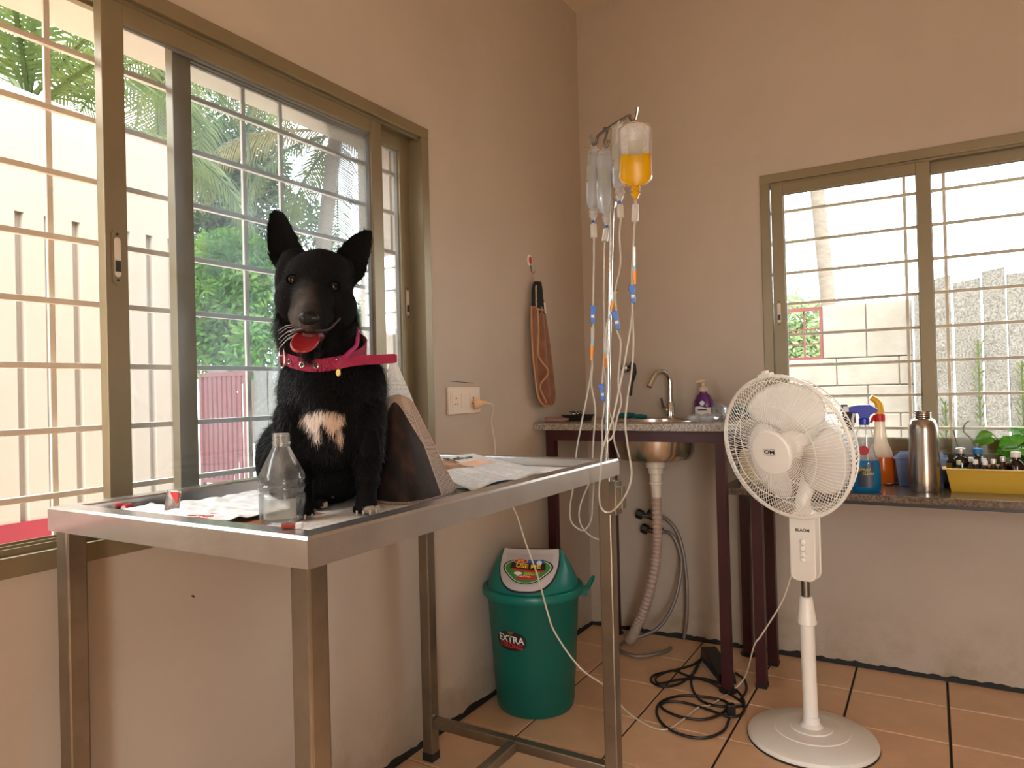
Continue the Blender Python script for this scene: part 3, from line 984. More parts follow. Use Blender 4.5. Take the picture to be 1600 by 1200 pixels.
# ------------------------------------------------------------------ dustbin
BC = V((0.165, -0.845, 0))
bn = empty('dustbin', BC, 'teal swing-lid dustbin with a grey flap, on the floor in the corner', 'dustbin')
bd = V((0.32, -0.947, 0)).normalized()      # the flap faces here
bs = V((-bd.y, bd.x, 0))                    # to the right seen from the front
R0, R1, HB = 0.133, 0.165, 0.415
m = MB()
m.lathe([(0.0, 0.006), (R0-0.012, 0.006), (R0-0.004, 0.0), (R0, 0.006), (R0+0.004, 0.03), (R1-0.006, HB-0.04), (R1-0.004, HB-0.035), (R1-0.002, HB)], BC, seg=56)
m.build('body', M['teal'], bn, smooth=True)
m = MB()
m.lathe([(R1-0.004, HB-0.024), (R1+0.010, HB-0.024), (R1+0.013, HB-0.018), (R1+0.013, HB-0.002), (R1+0.009, HB+0.004), (R1-0.002, HB+0.006)], BC, seg=56, closed=True)
m.build('lid_rim', M['teal2'], bn, smooth=True)
HL = 0.119
RIDGE = 0.106
def lid_pt(x, t, side=1, off=0.0):
    """x in -1..1 across the lid, t 0 rim .. 1 ridge, on the front (side=1) or the back"""
    th = math.acos(max(-1, min(1, x)))
    bx_, by_ = (R1-0.004)*math.cos(th), (R1-0.004)*math.sin(th)*side
    tx, ty = RIDGE*x, 0.012*side*math.sin(th)
    e = t**0.85
    k = t
    px_ = bx_+(tx-bx_)*(t**1.25)
    py_ = by_+(ty-by_)*(0.35*t+0.65*t**1.9)
    z = HB+0.004+HL*(t**0.95)
    p = BC+bs*px_+bd*py_+V((0, 0, z))
    if off:
        n = (bd*side*0.8*math.sin(th)+bs*x*0.3+V((0, 0, 0.55))).normalized()
        p = p+n*off
    return p
m = MB()
for sd in (1, -1):
    m.grid(lambda u, v: lid_pt(2*u-1, v, sd), 44, 16)
lid = m.build('lid', M['teal2'], bn, smooth=True)
def flap_b(u): return 0.10+0.90*abs(u)**2.6
def flap_pt(u, v, w=0.78, off=0.004):
    tb_ = flap_b(u)
    return lid_pt(u*w*(1 if v is None else 1), tb_+(1.0-tb_)*v, 1, off)
m = MB(); m.grid(lambda u, v: lid_pt((2*u-1)*0.93, (0.05+0.95*abs(2*u-1)**3.2)*(1-v)+v*1.0, 1, 0.0025), 40, 16); m.build('flap_gap', M['ink'], bn, smooth=True)
m = MB(); m.grid(lambda u, v: lid_pt((2*u-1)*0.89, (0.09+0.91*abs(2*u-1)**3.2)*(1-v)+v*1.0, 1, 0.0055), 40, 16); fl = m.build('flap', M['greyflap'], bn, smooth=True)
m = MB(); m.grid(lambda u, v: lid_pt((2*u-1)*0.70, (0.22+0.66*abs(2*u-1)**3)*(1-v)+v*0.90, 1, 0.0062), 30, 12); m.build('flap_recess', M['greyflap2'], fl, smooth=True)
def pick(scale, off, dy=0.0):
    """rounded guitar-pick outline on the flap"""
    mm = MB()
    def fn(u, v):
        a = 2*PI*u
        rr = (1+0.13*math.cos(3*(a+PI/2))+0.06*math.cos(2*a))*scale
        x = 0.53*rr*math.cos(a)*v
        t = 0.54+dy+0.25*rr*math.sin(a)*v
        return lid_pt(x, t, 1, off)
    mm.grid(fn, 48, 6)
    return mm
pick(1.10, 0.0070).build('sticker_border', M['ink'], fl, smooth=True)
pick(1.02, 0.0076).build('sticker_line', M['whitep'], fl, smooth=True)
pick(0.98, 0.0082).build('sticker_face', M['greenp'], fl, smooth=True)
def fl_patch(x0, x1, t0, t1, mt, name, off=0.0088, skew=0.0):
    mm = MB(); mm.grid(lambda u, v: lid_pt(x0+(x1-x0)*u, t0+(t1-t0)*v+skew*(u-0.5), 1, off), 16, 4); mm.build(name, mt, fl, smooth=True)
fl_patch(-0.44, 0.46, 0.55, 0.70, M['ink'], 'sticker_band', skew=-0.02)
fl_patch(0.0, 0.42, 0.70, 0.77, M['bluep'], 'sticker_sky')
fl_patch(-0.42, 0.42, 0.515, 0.555, M['red'], 'sticker_stripe', skew=-0.05)
fl_patch(-0.22, 0.22, 0.345, 0.43, M['red'], 'sticker_foot')
def oval(cx, ct, rx, rt_, mt, name, off):
    mm = MB(); mm.grid(lambda u, v: lid_pt(cx+rx*v*math.cos(2*PI*u), ct+rt_*v*math.sin(2*PI*u), 1, off), 24, 3); mm.build(name, mt, fl, smooth=True)
oval(-0.20, 0.735, 0.19, 0.055, M['whitep'], 'sticker_oval', 0.0092)
oval(-0.20, 0.735, 0.175, 0.048, M['red'], 'sticker_oval', 0.0097)
oval(-0.20, 0.475, 0.10, 0.035, M['whitep'], 'sticker_spot', 0.0092)
oval(0.30, 0.70, 0.07, 0.05, M['whitep'], 'sticker_spot', 0.0096)
on_flap = lambda cx, ct, sk=-0.03: (lambda x, y: lid_pt(cx+x, ct+y+sk*x, 1, 0.0104))
def flap_text(t, cx, ct, sx, sy, mt, **kw):
    vs, fs = glyphs(t, 1.0, **kw)
    mm = MB().add([lid_pt(cx+x*sx, ct+y*sy-0.04*x*sx, 1, 0.0104) for x, y in vs], fs)
    mm.build('lettering', mt, fl)
flap_text('JEE', -0.20, 0.735, 0.155, 0.075, M['yellowp'], bold=0.02)
flap_text('USE ME', 0.02, 0.625, 0.20, 0.115, M['yellowp'], bold=0.03)
flap_text('CLEAN UP', 0.13, 0.485, 0.075, 0.035, M['yellowp'], bold=0.02)
flap_text('GREEN UP', 0.12, 0.455, 0.075, 0.035, M['yellowp'], bold=0.02)
flap_text('PLASTIC', -0.05, 0.41, 0.09, 0.045, M['whitep'], bold=0.02)
# body sticker wrapped on the cone
def body_pt(s, z, off):
    r = R0+0.004+(R1-0.006-R0-0.004)*(z-0.03)/(HB-0.07)+off
    a = s/r
    d = bd*math.cos(a)+bs*math.sin(a)
    return BC+d*r+V((0, 0, z))
SZ, SS = 0.262, -0.055
def body_oval(rx, rz, off):
    mm = MB(); mm.grid(lambda u, v: body_pt(SS+rx*v*math.cos(2*PI*u), SZ+rz*v*(math.sin(2*PI*u)*(1+0.12*math.cos(4*PI*u))), off), 32, 3); return mm
body = bn.children[0]
st = body_oval(0.058, 0.036, 0.0012).build('sticker', M['ink'], bn, smooth=True)
for t, z, sz, mt in (('EXTRA', SZ+0.006, 0.032, M['whitep']), ('STRONG', SZ-0.015, 0.022, M['red'])):
    vs, fs = glyphs(t, sz, bold=0.0006)
    MB().add([body_pt(SS+x, z+y-0.06*x, 0.0022) for x, y in vs], fs).build('lettering', mt, st)
mm = MB(); mm.grid(lambda u, v: body_pt(SS-0.002+0.004*(2*u-1)*(1-v*0.4), SZ+0.012+0.018*v, 0.0026), 2, 6); mm.build('sticker_leaf', M['greenp'], st)
mm = MB(); mm.grid(lambda u, v: body_pt(SS+0.012*(2*u-1), SZ+0.026+0.006*v, 0.0024), 4, 2); mm.build('sticker_flower', M['red'], st)
# bail handles at the rim
for sg in (1, -1):
    c = BC+bs*sg*(R1+0.018)+V((0, 0, HB-0.005))
    pts = [c+bd*0.014*math.cos(2*PI*k/14)+bs*sg*(0.016*(1+math.sin(2*PI*k/14)))+V((0, 0, 0.012+0.028*math.sin(2*PI*k/14+0.4))) for k in range(15)]
    m = MB(); m.tube(pts, 0.0042, 7); m.obox(c+V((0, 0, -0.012)), bs, bd, V((0, 0, 1)), 0.008, 0.010, 0.016)
    m.build('handle', M['teal2'], bn, smooth=True)

# ------------------------------------------------------------------ sink counter
SCZ = 0.962
SY0 = -0.515
SX1 = 0.775
cz0 = SCZ-0.026
ct = empty('sink_counter', (SX1/2, SY0/2, 0), 'granite sink counter on a maroon metal frame in the corner', 'counter')
BX, BY, BR = 0.425, -0.275, 0.165     # sink centre and bowl radius
def slab_with_round_hole(m, x0, x1, y0, y1, z0, z1, cx, cy, r, n=40):
    ring = [(cx+r*math.cos(2*PI*k/n), cy+r*math.sin(2*PI*k/n)) for k in range(n)]
    def edge(a):
        dx, dy = math.cos(a), math.sin(a)
        t = 1e9
        if dx > 1e-9: t = min(t, (x1-cx)/dx)
        if dx < -1e-9: t = min(t, (x0-cx)/dx)
        if dy > 1e-9: t = min(t, (y1-cy)/dy)
        if dy < -1e-9: t = min(t, (y0-cy)/dy)
        return (cx+dx*t, cy+dy*t)
    angs = sorted([2*PI*k/n for k in range(n)]+[math.atan2(yy-cy, xx-cx) % (2*PI) for xx in (x0, x1) for yy in (y0, y1)])
    vs = []
    for a in angs:
        ex, ey = edge(a)
        rx_, ry_ = cx+r*math.cos(a), cy+r*math.sin(a)
        vs += [(ex, ey, z1), (rx_, ry_, z1), (ex, ey, z0), (rx_, ry_, z0)]
    N = len(angs); fs = []
    for k in range(N):
        a, b = 4*k, 4*((k+1) % N)
        fs += [(a, b, b+1, a+1), (a+2, a+3, b+3, b+2), (a, a+2, b+2, b), (a+1, b+1, b+3, a+3)]
    m.add(vs, fs)
m = MB(); slab_with_round_hole(m, 0.003, SX1, SY0, -0.003, cz0, SCZ, BX, BY, BR)
m.build('worktop', M['granite'], ct)
fr = 0.035
ly0, ly1 = SY0+0.05, -0.05
for (x, y) in ((0.03, ly0), (SX1-0.06, ly0), (0.03+0.10, ly1-0.03), (SX1-0.07, ly1-0.03)):
    o = MB().box((x, y, 0.012), (x+fr, y+fr, cz0-0.045)).build('leg', M['maroon'], ct)
    MB().lathe([(0.032, 0), (0.032, 0.006), (0.02, 0.014)], (x+fr/2, y+fr/2, 0), seg=14).build('foot', M['black'], o)
for y in (ly0, ly1-0.03):
    MB().box((0.03, y, cz0-0.045), (SX1-0.025, y+fr, cz0)).build('frame_rail', M['maroon'], ct)
for x in (0.03, SX1-0.06):
    MB().box((x, ly0+fr, cz0-0.045), (x+fr, ly1-0.03, cz0)).build('frame_rail', M['maroon'], ct)

# round steel sink bowl let into the worktop
sk = empty('sink_bowl', (BX, BY, SCZ-0.16), 'round stainless steel sink bowl let into the granite counter', 'sink')
M['sinksteel'] = mat('warm_sink_steel', (0.60, 0.52, 0.44), 0.2, 0.95, var=0.15, vscale=8)
m = MB()
m.lathe([(0.022, -0.155), (0.10, -0.158), (0.135, -0.150), (0.150, -0.125), (0.156, -0.02), (0.158, 0.0), (0.164, 0.004), (0.186, 0.004), (0.188, 0.001), (0.180, 0.0009), (0.1605, 0.0006), (0.1585, -0.02), (0.1525, -0.126), (0.137, -0.1525), (0.10, -0.1605), (0.022, -0.1575)], (BX, BY, SCZ), seg=48, closed=True)
m.build('bowl', M['sinksteel'], sk, smooth=True)
m = MB(); m.lathe([(0.0, -0.157), (0.026, -0.157), (0.032, -0.154)], (BX, BY, SCZ), seg=20); m.build('strainer', M['chrome'], sk, smooth=True)

# waste pipe: white fittings and a corrugated hose
wp = empty('waste_pipe', (BX-0.03, BY, 0), 'white waste fitting with a corrugated drain hose under the sink', 'drain pipe')
zt = SCZ-0.160
m = MB()
m.lathe([(0.040, zt), (0.040, zt-0.028), (0.030, zt-0.032), (0.030, zt-0.052), (0.024, zt-0.055), (0.024, zt-0.085), (0.027, zt-0.087), (0.027, zt-0.095), (0.021, zt-0.098), (0.019, zt-0.15)], (BX, BY, 0), seg=24)
m.build('waste_fitting', mat('cream_white_plastic', (0.70, 0.63, 0.53), 0.4), wp, smooth=True, angle=30)
pts = smooth_path([(BX, BY, zt-0.14), (BX-0.002, BY+0.005, 0.50), (BX-0.02, BY+0.01, 0.36), (BX-0.07, BY+0.03, 0.20), (BX-0.13, BY+0.06, 0.08), (BX-0.17, BY+0.10, 0.022)], 34)
m = MB(); m.tube(pts, [0.0195+0.0022*(1 if (i//2) % 2 else -1) for i in range(len(pts))], 14)
m.build('corrugated_hose', mat('grey_pink_hose', (0.42, 0.32, 0.27), 0.5), wp, smooth=True, angle=180)

# angle valves with braided hoses
def valve(name, c, label):
    c = V(c)
    r = empty(name, c, label, 'valve', 'angle valves under the sink')
    m = MB()
    m.lathe([(0.026, 0), (0.026, 0.006), (0.012, 0.008), (0.012, 0.055)], c, (0, -1, 0), 16)
    m.tube([c+V((-0.03, -0.045, 0)), c+V((0.035, -0.045, 0))], 0.011, 12)
    m.build('body', M['dkchrome'], r, smooth=True)
    m = MB(); m.lathe([(0.020, 0), (0.022, 0.004), (0.022, 0.026), (0.016, 0.03)], c+V((-0.03, -0.045, 0)), (-1, -0.1, 0.35), 8)
    m.build('knob', M['black'], r)
    return c+V((0.035, -0.045, 0))
v1 = valve('angle_valve', at(1010, 803, 1, -0.003)+V((0.03, 0, 0)), 'upper black-knobbed angle valve on the wall under the sink')
v2 = valve('angle_valve', at(1018, 824, 1, -0.003)+V((0.03, 0, -0.005)), 'lower chrome angle valve on the wall under the sink')
h1 = smooth_path([v1, v1+V((0.05, -0.005, -0.012)), v1+V((0.10, -0.01, -0.08)), (0.475, -0.07, 0.30), (0.47, -0.06, 0.12), (0.45, -0.045, 0.02)], 8)
h2 = smooth_path([v2, v2+V((0.045, -0.01, -0.008)), v2+V((0.08, -0.02, -0.07)), (0.46, -0.09, 0.32), (0.43, -0.11, 0.18), (0.36, -0.13, 0.07), (0.24, -0.17, 0.014), (0.24, -0.27, 0.012), (0.34, -0.31, 0.012), (0.42, -0.22, 0.012), (0.43, -0.16, 0.012)], 8)
M['braid'] = mat('braided_steel_hose', (0.30, 0.27, 0.25), 0.35, 0.7, bump=0.5, bscale=500)
for pts, lab in ((h1, 'braided steel hose dropping straight to the floor under the sink'), (h2, 'braided steel hose looping over the floor under the sink')):
    m = MB(); m.tube(pts, 0.0075, 10); o = m.build('braided_hose', M['braid'], None, smooth=True, origin=pts[-1]); props(o, lab, 'hose', 'braided hoses under the sink')

# swan-neck tap
tp = empty('sink_tap', (0.429, -0.075, SCZ), 'chrome swan-neck tap behind the sink', 'tap')
c = V((0.429, -0.075, SCZ))
m = MB(); m.lathe([(0.022, 0), (0.022, 0.006), (0.018, 0.008), (0.018, 0.06), (0.014, 0.066), (0.011, 0.07)], c, seg=20); m.build('tap_body', M['chrome'], tp, smooth=True)
sd = V((-0.55, -0.83, 0)).normalized()
pts = [c+V((0, 0, 0.06)), c+V((0, 0, 0.155))]
for k in range(1, 11):
    a = PI*k/10*0.86
    pts.append(c+V((0, 0, 0.155))+sd*(0.045*(1-math.cos(a)))+V((0, 0, 0.045*math.sin(a))))
pts.append(pts[-1]+(pts[-1]-pts[-2]).normalized()*0.045)
m = MB(); m.tube(pts, 0.0115, 14); m.build('spout', M['chrome'], tp, smooth=True)
m = MB(); m.tube([c+V((-0.014, -0.008, 0.035)), c+V((-0.026, -0.024, 0.052)), c+V((-0.03, -0.03, 0.088))], [0.006, 0.006, 0.0045], 8); m.build('lever', M['chrome'], tp, smooth=True)

# hand shower on its wall bracket
hs = empty('hand_shower', at(985, 600, 1, -0.003), 'black and chrome hand shower hooked on the wall left of the tap', 'hand shower')
c = at(979, 575, 1, -0.003)
m = MB(); m.lathe([(0.022, 0), (0.022, 0.012), (0.014, 0.03), (0.0, 0.032)], c, (0, -1, 0), 16); m.build('bracket', M['chrome'], hs, smooth=True)
c2 = at(988, 572, 1, -0.035)
m = MB(); m.tube([c2+V((-0.012, 0, 0.008)), c2+V((0.0, 0.004, 0.0)), c2+V((0.004, 0.012, -0.03)), at(986, 600, 1, -0.022), at(985, 618, 1, -0.018)], [0.017, 0.016, 0.011, 0.009, 0.007], 10); m.build('handle', M['black'], hs, smooth=True)

# ------------------------------------------------------------------ right worktop under the back window
RCZ = 0.722
rx0, rx1, ry0 = 0.708, 2.6, -0.395
rc = empty('window_counter', (1.6, -0.2, 0), 'dark granite worktop on maroon legs below the back window', 'counter')
m = MB(); m.box((rx0, ry0, RCZ-0.024), (rx1, -0.003, RCZ)); m.build('worktop', M['granite2'], rc, bevel=0.002)
MB().box((rx0+0.09, ry0+0.012, RCZ-0.036), (rx1, ry0+0.04, RCZ-0.024)).build('frame_rail', M['black'], rc)
for (x, y) in ((0.815, -0.372), (0.812, -0.14), (2.45, -0.372), (2.45, -0.14)):
    o = MB().box((x, y, 0.01), (x+0.036, y+0.036, RCZ-0.036)).build('leg', M['maroon'], rc)
    MB().box((x-0.002, y-0.002, 0.0), (x+0.038, y+0.038, 0.014)).build('foot', M['black'], o)

# ------------------------------------------------------------------ pedestal fan
FC = V((1.045, -0.685, 0))
fan = empty('pedestal_fan', FC, 'white pedestal fan with round wire guard standing on the tiled floor', 'fan')
m = MB(); m.lathe([(0.0, 0.004), (0.178, 0.004), (0.186, 0.0), (0.188, 0.010), (0.184, 0.018), (0.165, 0.027), (0.11, 0.034), (0.108, 0.037), (0.062, 0.040), (0.060, 0.043), (0.035, 0.046), (0.026, 0.056), (0.0225, 0.075), (0.0, 0.076)], FC, seg=64)
m.build('base', M['fanwhite'], fan, smooth=True, angle=25)
m = MB(); m.lathe([(0.188, 0.0), (0.189, 0.003), (0.187, 0.006), (0.180, 0.0)], FC, seg=64, closed=True); m.build('base_seal', M['black'], fan, smooth=True)
lean = V((-0.012, 0.0, 1)).normalized()
def fp(z): return FC + V((lean.x/lean.z*z, 0, z))
m = MB(); m.lathe([(0.0215, 0), (0.0215, 0.30)], fp(0.06), lean, 24); m.build('pole', M['fanwhite'], fan, smooth=True)
m = MB(); m.lathe([(0.025, 0), (0.029, 0.003), (0.029, 0.010), (0.0275, 0.014), (0.020, 0.075), (0.0195, 0.082), (0.016, 0.086)], fp(0.355), lean, 20); m.build('height_collar', M['fanwhite'], fan, smooth=True, angle=30)
m = MB(); m.lathe([(0.0125, 0), (0.0125, 0.10)], fp(0.42), lean, 20); m.build('telescopic_rod', M['dkchrome'], fan, smooth=True)
AX = V((-0.455, -0.872, -0.20)).normalized()      # the way the fan blows
ringc = atv(1226, 699, FC, -0.10)
# control box
cb0 = fp(0.492)
tocam = V((CAM.x-FC.x, CAM.y-FC.y, 0)).normalized()
cbZ = lean
cbY = (V((AX.x, AX.y, 0)).normalized()*0.35+tocam*0.65).normalized()
cbX = cbY.cross(V((0, 0, 1))).normalized()*-1
if cbX.dot(CR) < 0: cbX = -cbX
outline = []
hw, hh, rr = 0.038, 0.105, 0.022
for (sx_, sz_) in ((1, 1), (-1, 1), (-1, -1), (1, -1)):
    for k in range(5):
        a = {(1, 1): 0, (-1, 1): PI/2, (-1, -1): PI, (1, -1): 1.5*PI}[(sx_, sz_)]+k/4*PI/2
        outline.append((sx_*(hw-rr)+rr*math.cos(a), sz_*(hh-rr)+rr*math.sin(a)))
cbc = cb0+V((0, 0, 0.105))
def prism_along(m, poly, o, X, Y, n, d):
    o, X, Y, n = V(o), V(X), V(Y), V(n)
    k = len(poly)
    vs = [o+X*a+Y*b for a, b in poly]+[o+X*a+Y*b+n*d for a, b in poly]
    fs = [tuple(range(k)), tuple(range(k, 2*k))]+[(i, (i+1) % k, k+(i+1) % k, k+i) for i in range(k)]
    m.add(vs, fs)
m = MB(); prism_along(m, outline, cbc-cbY*0.030, cbX, V((0, 0, 1)), cbY, 0.056); box = m.build('control_box', M['fanwhite'], fan, smooth=True, bevel=0.004)
m = MB(); prism_along(m, [(x*0.88, y*0.95) for x, y in outline], cbc+cbY*0.026, cbX, V((0, 0, 1)), cbY, 0.0025); m.build('control_face', M['white'], box, smooth=True)
for k in range(4):
    c = cbc+cbY*0.0285+V((0, 0, 0.018-0.0185*k))+cbX*0.004
    m = MB(); m.lathe([(0.0075, 0), (0.0085, 0.003), (0.0075, 0.009), (0.004, 0.011), (0, 0.0112)], c, cbY, 14); m.build('speed_button', M['fanwhite'], box, smooth=True)
lettering('BLAOM', 0.0125, lambda x, y: cbc+cbY*0.0292+cbX*(x+0.002)+V((0, 0, y+0.052)), M['ink'], box, bold=0.0004)
# neck and motor
motor0 = ringc-AX*0.155
m = MB(); m.tube([cbc+V((0, 0, 0.09)), cbc+V((0, 0, 0.14)), motor0+V((0, 0, -0.05)), motor0], [0.026, 0.022, 0.024, 0.03], 16); m.build('neck', M['fanwhite'], fan, smooth=True)
m = MB(); m.lathe([(0.0, -0.075), (0.035, -0.07), (0.058, -0.045), (0.064, 0.0), (0.064, 0.055), (0.055, 0.075), (0.02, 0.078), (0.011, 0.08), (0.011, 0.13), (0, 0.13)], motor0, AX, 28); m.build('motor_housing', M['fanwhite'], fan, smooth=True, angle=35)
GR = 0.218
gx, gy, gz = basis(AX, (0.93, -0.36, 0))
def gp(r, a, d): return ringc+gx*(r*math.cos(a))+gy*(r*math.sin(a))+gz*d
# blades
hubd = -0.035
m = MB(); m.lathe([(0.042, -0.03), (0.042, 0.012), (0.034, 0.022), (0, 0.026)], ringc+gz*hubd, AX, 24); m.build('blade_hub', M['fanwhite'], fan, smooth=True)
for k in range(3):
    a0 = k*2*PI/3+PI*0.43
    def bl(u, v):
        r = 0.038+0.150*v
        sp = 0.34+0.70*math.sin(PI*(0.10+0.66*v))
        a = a0+sp*(2*u-1)*0.92+0.35*v
        edge = 1-0.10*(abs(2*u-1)**3)*v
        return gp(r*edge, a, hubd-0.006+0.026*(2*u-1)*(0.6+0.3*v))
    m = MB(); m.grid(bl, 18, 14); m.build('blade', M['blade'], fan, smooth=True, solid=0.0016)
# guards
def cage(name, nw, prof, tw, rings, rw=0.0009):
    m = MB()
    for i in range(nw):
        a = 2*PI*i/nw
        pts = [gp(r, a+tw*(1-r/GR), d) for r, d in prof]
        m.tube(pts, rw, 4, caps=False)
    for (r, d, w_) in rings:
        m.tube([gp(r, 2*PI*k/72, d) for k in range(73)], w_, 6, caps=False)
    return m.build(name, M['fanwhite'], fan)
front = [(0.060, 0.062), (0.10, 0.060), (0.15, 0.053), (0.19, 0.038), (0.210, 0.020), (0.217, 0.004)]
back = [(0.066, -0.092), (0.12, -0.090), (0.165, -0.080), (0.196, -0.058), (0.213, -0.030), (0.2185, -0.004)]
cage('front_guard', 112, front, 0.0, [(0.140, 0.0535, 0.0014), (0.207, 0.0215, 0.0014)])
cage('rear_guard', 96, back, 0.75, [(0.15, -0.0865, 0.0014), (0.203, -0.050, 0.0014), (0.066, -0.092, 0.003)])
m = MB(); m.tube([gp(GR, 2*PI*k/96, 0) for k in range(97)], 0.0052, 8, caps=False); m.build('guard_rim', M['fanwhite'], fan, smooth=True)
top_a = max(range(360), key=lambda k: gp(GR, math.radians(k), 0).z)
ta = math.radians(top_a)
m = MB(); cc = gp(GR+0.004, ta+0.12, 0); tt = (gp(GR, ta+0.14, 0)-gp(GR, ta+0.10, 0)).normalized(); rn = (cc-ringc).normalized()
m.obox(cc, tt, gz, rn, 0.022, 0.011, 0.006); m.obox(cc+rn*0.008, tt, gz, rn, 0.008, 0.009, 0.006); m.build('guard_clip', M['fanwhite'], fan, bevel=0.002)
m = MB(); m.lathe([(0.066, 0.054), (0.0665, 0.063), (0.063, 0.067), (0.0, 0.0695)], ringc, AX, 40); cap = m.build('badge_disc', M['fanwhite'], fan, smooth=True, angle=35)
bu = V((0, 0, 1)); bu = (bu-gz*gz.dot(bu)).normalized(); brt = bu.cross(gz)
if brt.dot(CR) < 0: brt = -brt
bo = ringc+gz*0.0702+bu*0.004
lettering('OM', 0.019, lambda x, y: bo+brt*x*1.2+bu*y*0.8+gz*0.0005, M['ink'], cap, bold=0.0006)
m = MB()
for (x0, y0, x1, y1) in ((-0.0185, -0.0095, 0.0185, -0.0088), (-0.0185, 0.0088, 0.0185, 0.0095), (-0.0185, -0.0095, -0.0178, 0.0095), (0.0178, -0.0095, 0.0185, 0.0095)):
    m.add([bo+brt*x0+bu*y0, bo+brt*x1+bu*y0, bo+brt*x1+bu*y1, bo+brt*x0+bu*y1], [(0, 1, 2, 3)])
m.build('badge_border', M['ink'], cap)

# ------------------------------------------------------------------ switch board with plug, and the fan's cord
sb = empty('switch_plate', (0.0, -1.012, 1.068), 'cream wall switch plate with a socket, right of the left window', 'switch')
MB().box((0.0, -1.108, 1.022), (0.009, -0.915, 1.115)).build('plate', M['ivory'], sb, bevel=0.003)
MB().box((0.0085, -1.098, 1.034), (0.0105, -0.925, 1.103)).build('module_bed', M['ivory'], sb)
for i, (y0, y1) in enumerate(((-1.087, -1.049), (-1.035, -0.998), (-0.984, -0.944))):
    md = MB().box((0.010, y0, 1.044), (0.0125, y1, 1.092)).build('socket' if i != 1 else 'rocker_switch', M['ivory'], sb, bevel=0.001)
    if i != 1:
        m = MB()
        yc = (y0+y1)/2
        for (dy, dz, r) in ((0, 0.011, 0.0034), (-0.008, -0.009, 0.0028), (0.008, -0.009, 0.0028)):
            m.lathe([(r, 0), (r, 0.0006)], (0.0124, yc+dy, 1.066+dz), (1, 0, 0), 10)
        m.build('pin_holes', M['black'], md)
    else:
        MB().box((0.0124, -1.0175, 1.046), (0.0130, -1.0155, 1.090)).build('switch_line', M['cord'], md)
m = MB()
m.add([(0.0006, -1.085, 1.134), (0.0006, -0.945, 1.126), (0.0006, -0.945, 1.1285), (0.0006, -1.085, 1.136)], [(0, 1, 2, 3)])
m.build('crack_line', M['tar'], sb)  # thin dark crack in the wall above the plate

pc_ = empty('power_cord', (0.02, -0.958, 1.055), 'cream cord and plug reaching the wall socket', parent=fan)
m = MB(); m.lathe([(0.019, 0), (0.020, 0.004), (0.019, 0.014), (0.013, 0.022), (0.008, 0.03), (0.006, 0.045)], (0.0125, -0.962, 1.055), (0.75, 0.65, 0.05), 14, sx=0.8); m.build('plug', mat('amber_cream_plug', (0.78, 0.50, 0.28), 0.4), pc_, smooth=True)
cpts = [(0.047, -0.932, 1.057), (0.052, -0.900, 1.045), at(768, 660, 0, 0.02), at(774, 705, 0, 0.02), (0.03, -0.90, 0.75), at(800, 790, 0, 0.15),
        at(822, 850, 0, 0.25), at(840, 900, 0, 0.32), at(855, 955, 0, 0.40), at(868, 990, 0, 0.41), at(905, 1042, 0, 0.47), at(945, 1072, 0, 0.545),
        at(962, 1092, 2, 0.05), at(990, 1120, 2, 0.008), at(1040, 1140, 2, 0.006), at(1090, 1106, 2, 0.006), at(1112, 1100, 2, 0.006), at(1160, 1064, 2, 0.03), at(1178, 1010, 1, -0.62), at(1190, 992, 1, -0.63), at(1222, 940, 1, -0.66), cb0+V((-0.036, -0.004, 0.02))]
m = MB(); m.tube(smooth_path(cpts, 8), 0.0026, 7); m.build('cable', M['cord'], pc_, smooth=True)

# ------------------------------------------------------------------ towel on an adhesive hook
hk = empty('adhesive_hook', at(827, 405, 0, 0.0), 'small white adhesive wall hook with a red dot above the brown towel', 'hook')
c = at(827, 407, 0, 0.0)
m = MB(); m.lathe([(0.024, 0), (0.024, 0.003), (0.021, 0.005)], c, (1, 0, 0), 20, sx=1.0, sy=0.75, xdir=(0, 0, 1)); m.build('backing', M['white'], hk, smooth=True)
m = MB(); m.lathe([(0.016, 0.005), (0.015, 0.006), (0, 0.0062)], c, (1, 0, 0), 20, sx=1.0, sy=0.75, xdir=(0, 0, 1)); m.build('red_dot', M['red'], hk, smooth=True)
m = MB(); m.tube([c+V((0.006, 0, -0.018)), c+V((0.008, 0, -0.045)), c+V((0.016, 0.002, -0.056)), c+V((0.024, 0.006, -0.044))], 0.0022, 6); m.build('hook_wire', M['dkchrome'], hk, smooth=True)
tw = empty('hand_towel', at(835, 540, 0, 0.0), 'brown hand towel with a black hanging tab on the left wall', 'towel')
tc_ = at(829, 442, 0, 0.0)
M['brown'] = mat('brown_terry', (0.25, 0.105, 0.055), 0.95, var=0.25, vscale=30, bump=0.6, bscale=400, sheen=0.4)
M['brown2'] = mat('light_brown_binding', (0.50, 0.27, 0.12), 0.9)
M['blackcloth'] = mat('black_cloth', (0.018, 0.016, 0.015), 0.95)
m = MB(); m.tube([c+V((0.015, 0.003, -0.050)), tc_+V((0.012, 0.0, 0.03)), tc_+V((0.014, 0.004, 0.0))], 0.0013, 5); m.tube([c+V((0.015, 0.003, -0.050)), tc_+V((0.012, -0.012, 0.03)), tc_+V((0.012, -0.014, 0.0))], 0.0011, 5); m.build('loop', M['brown2'], tw)
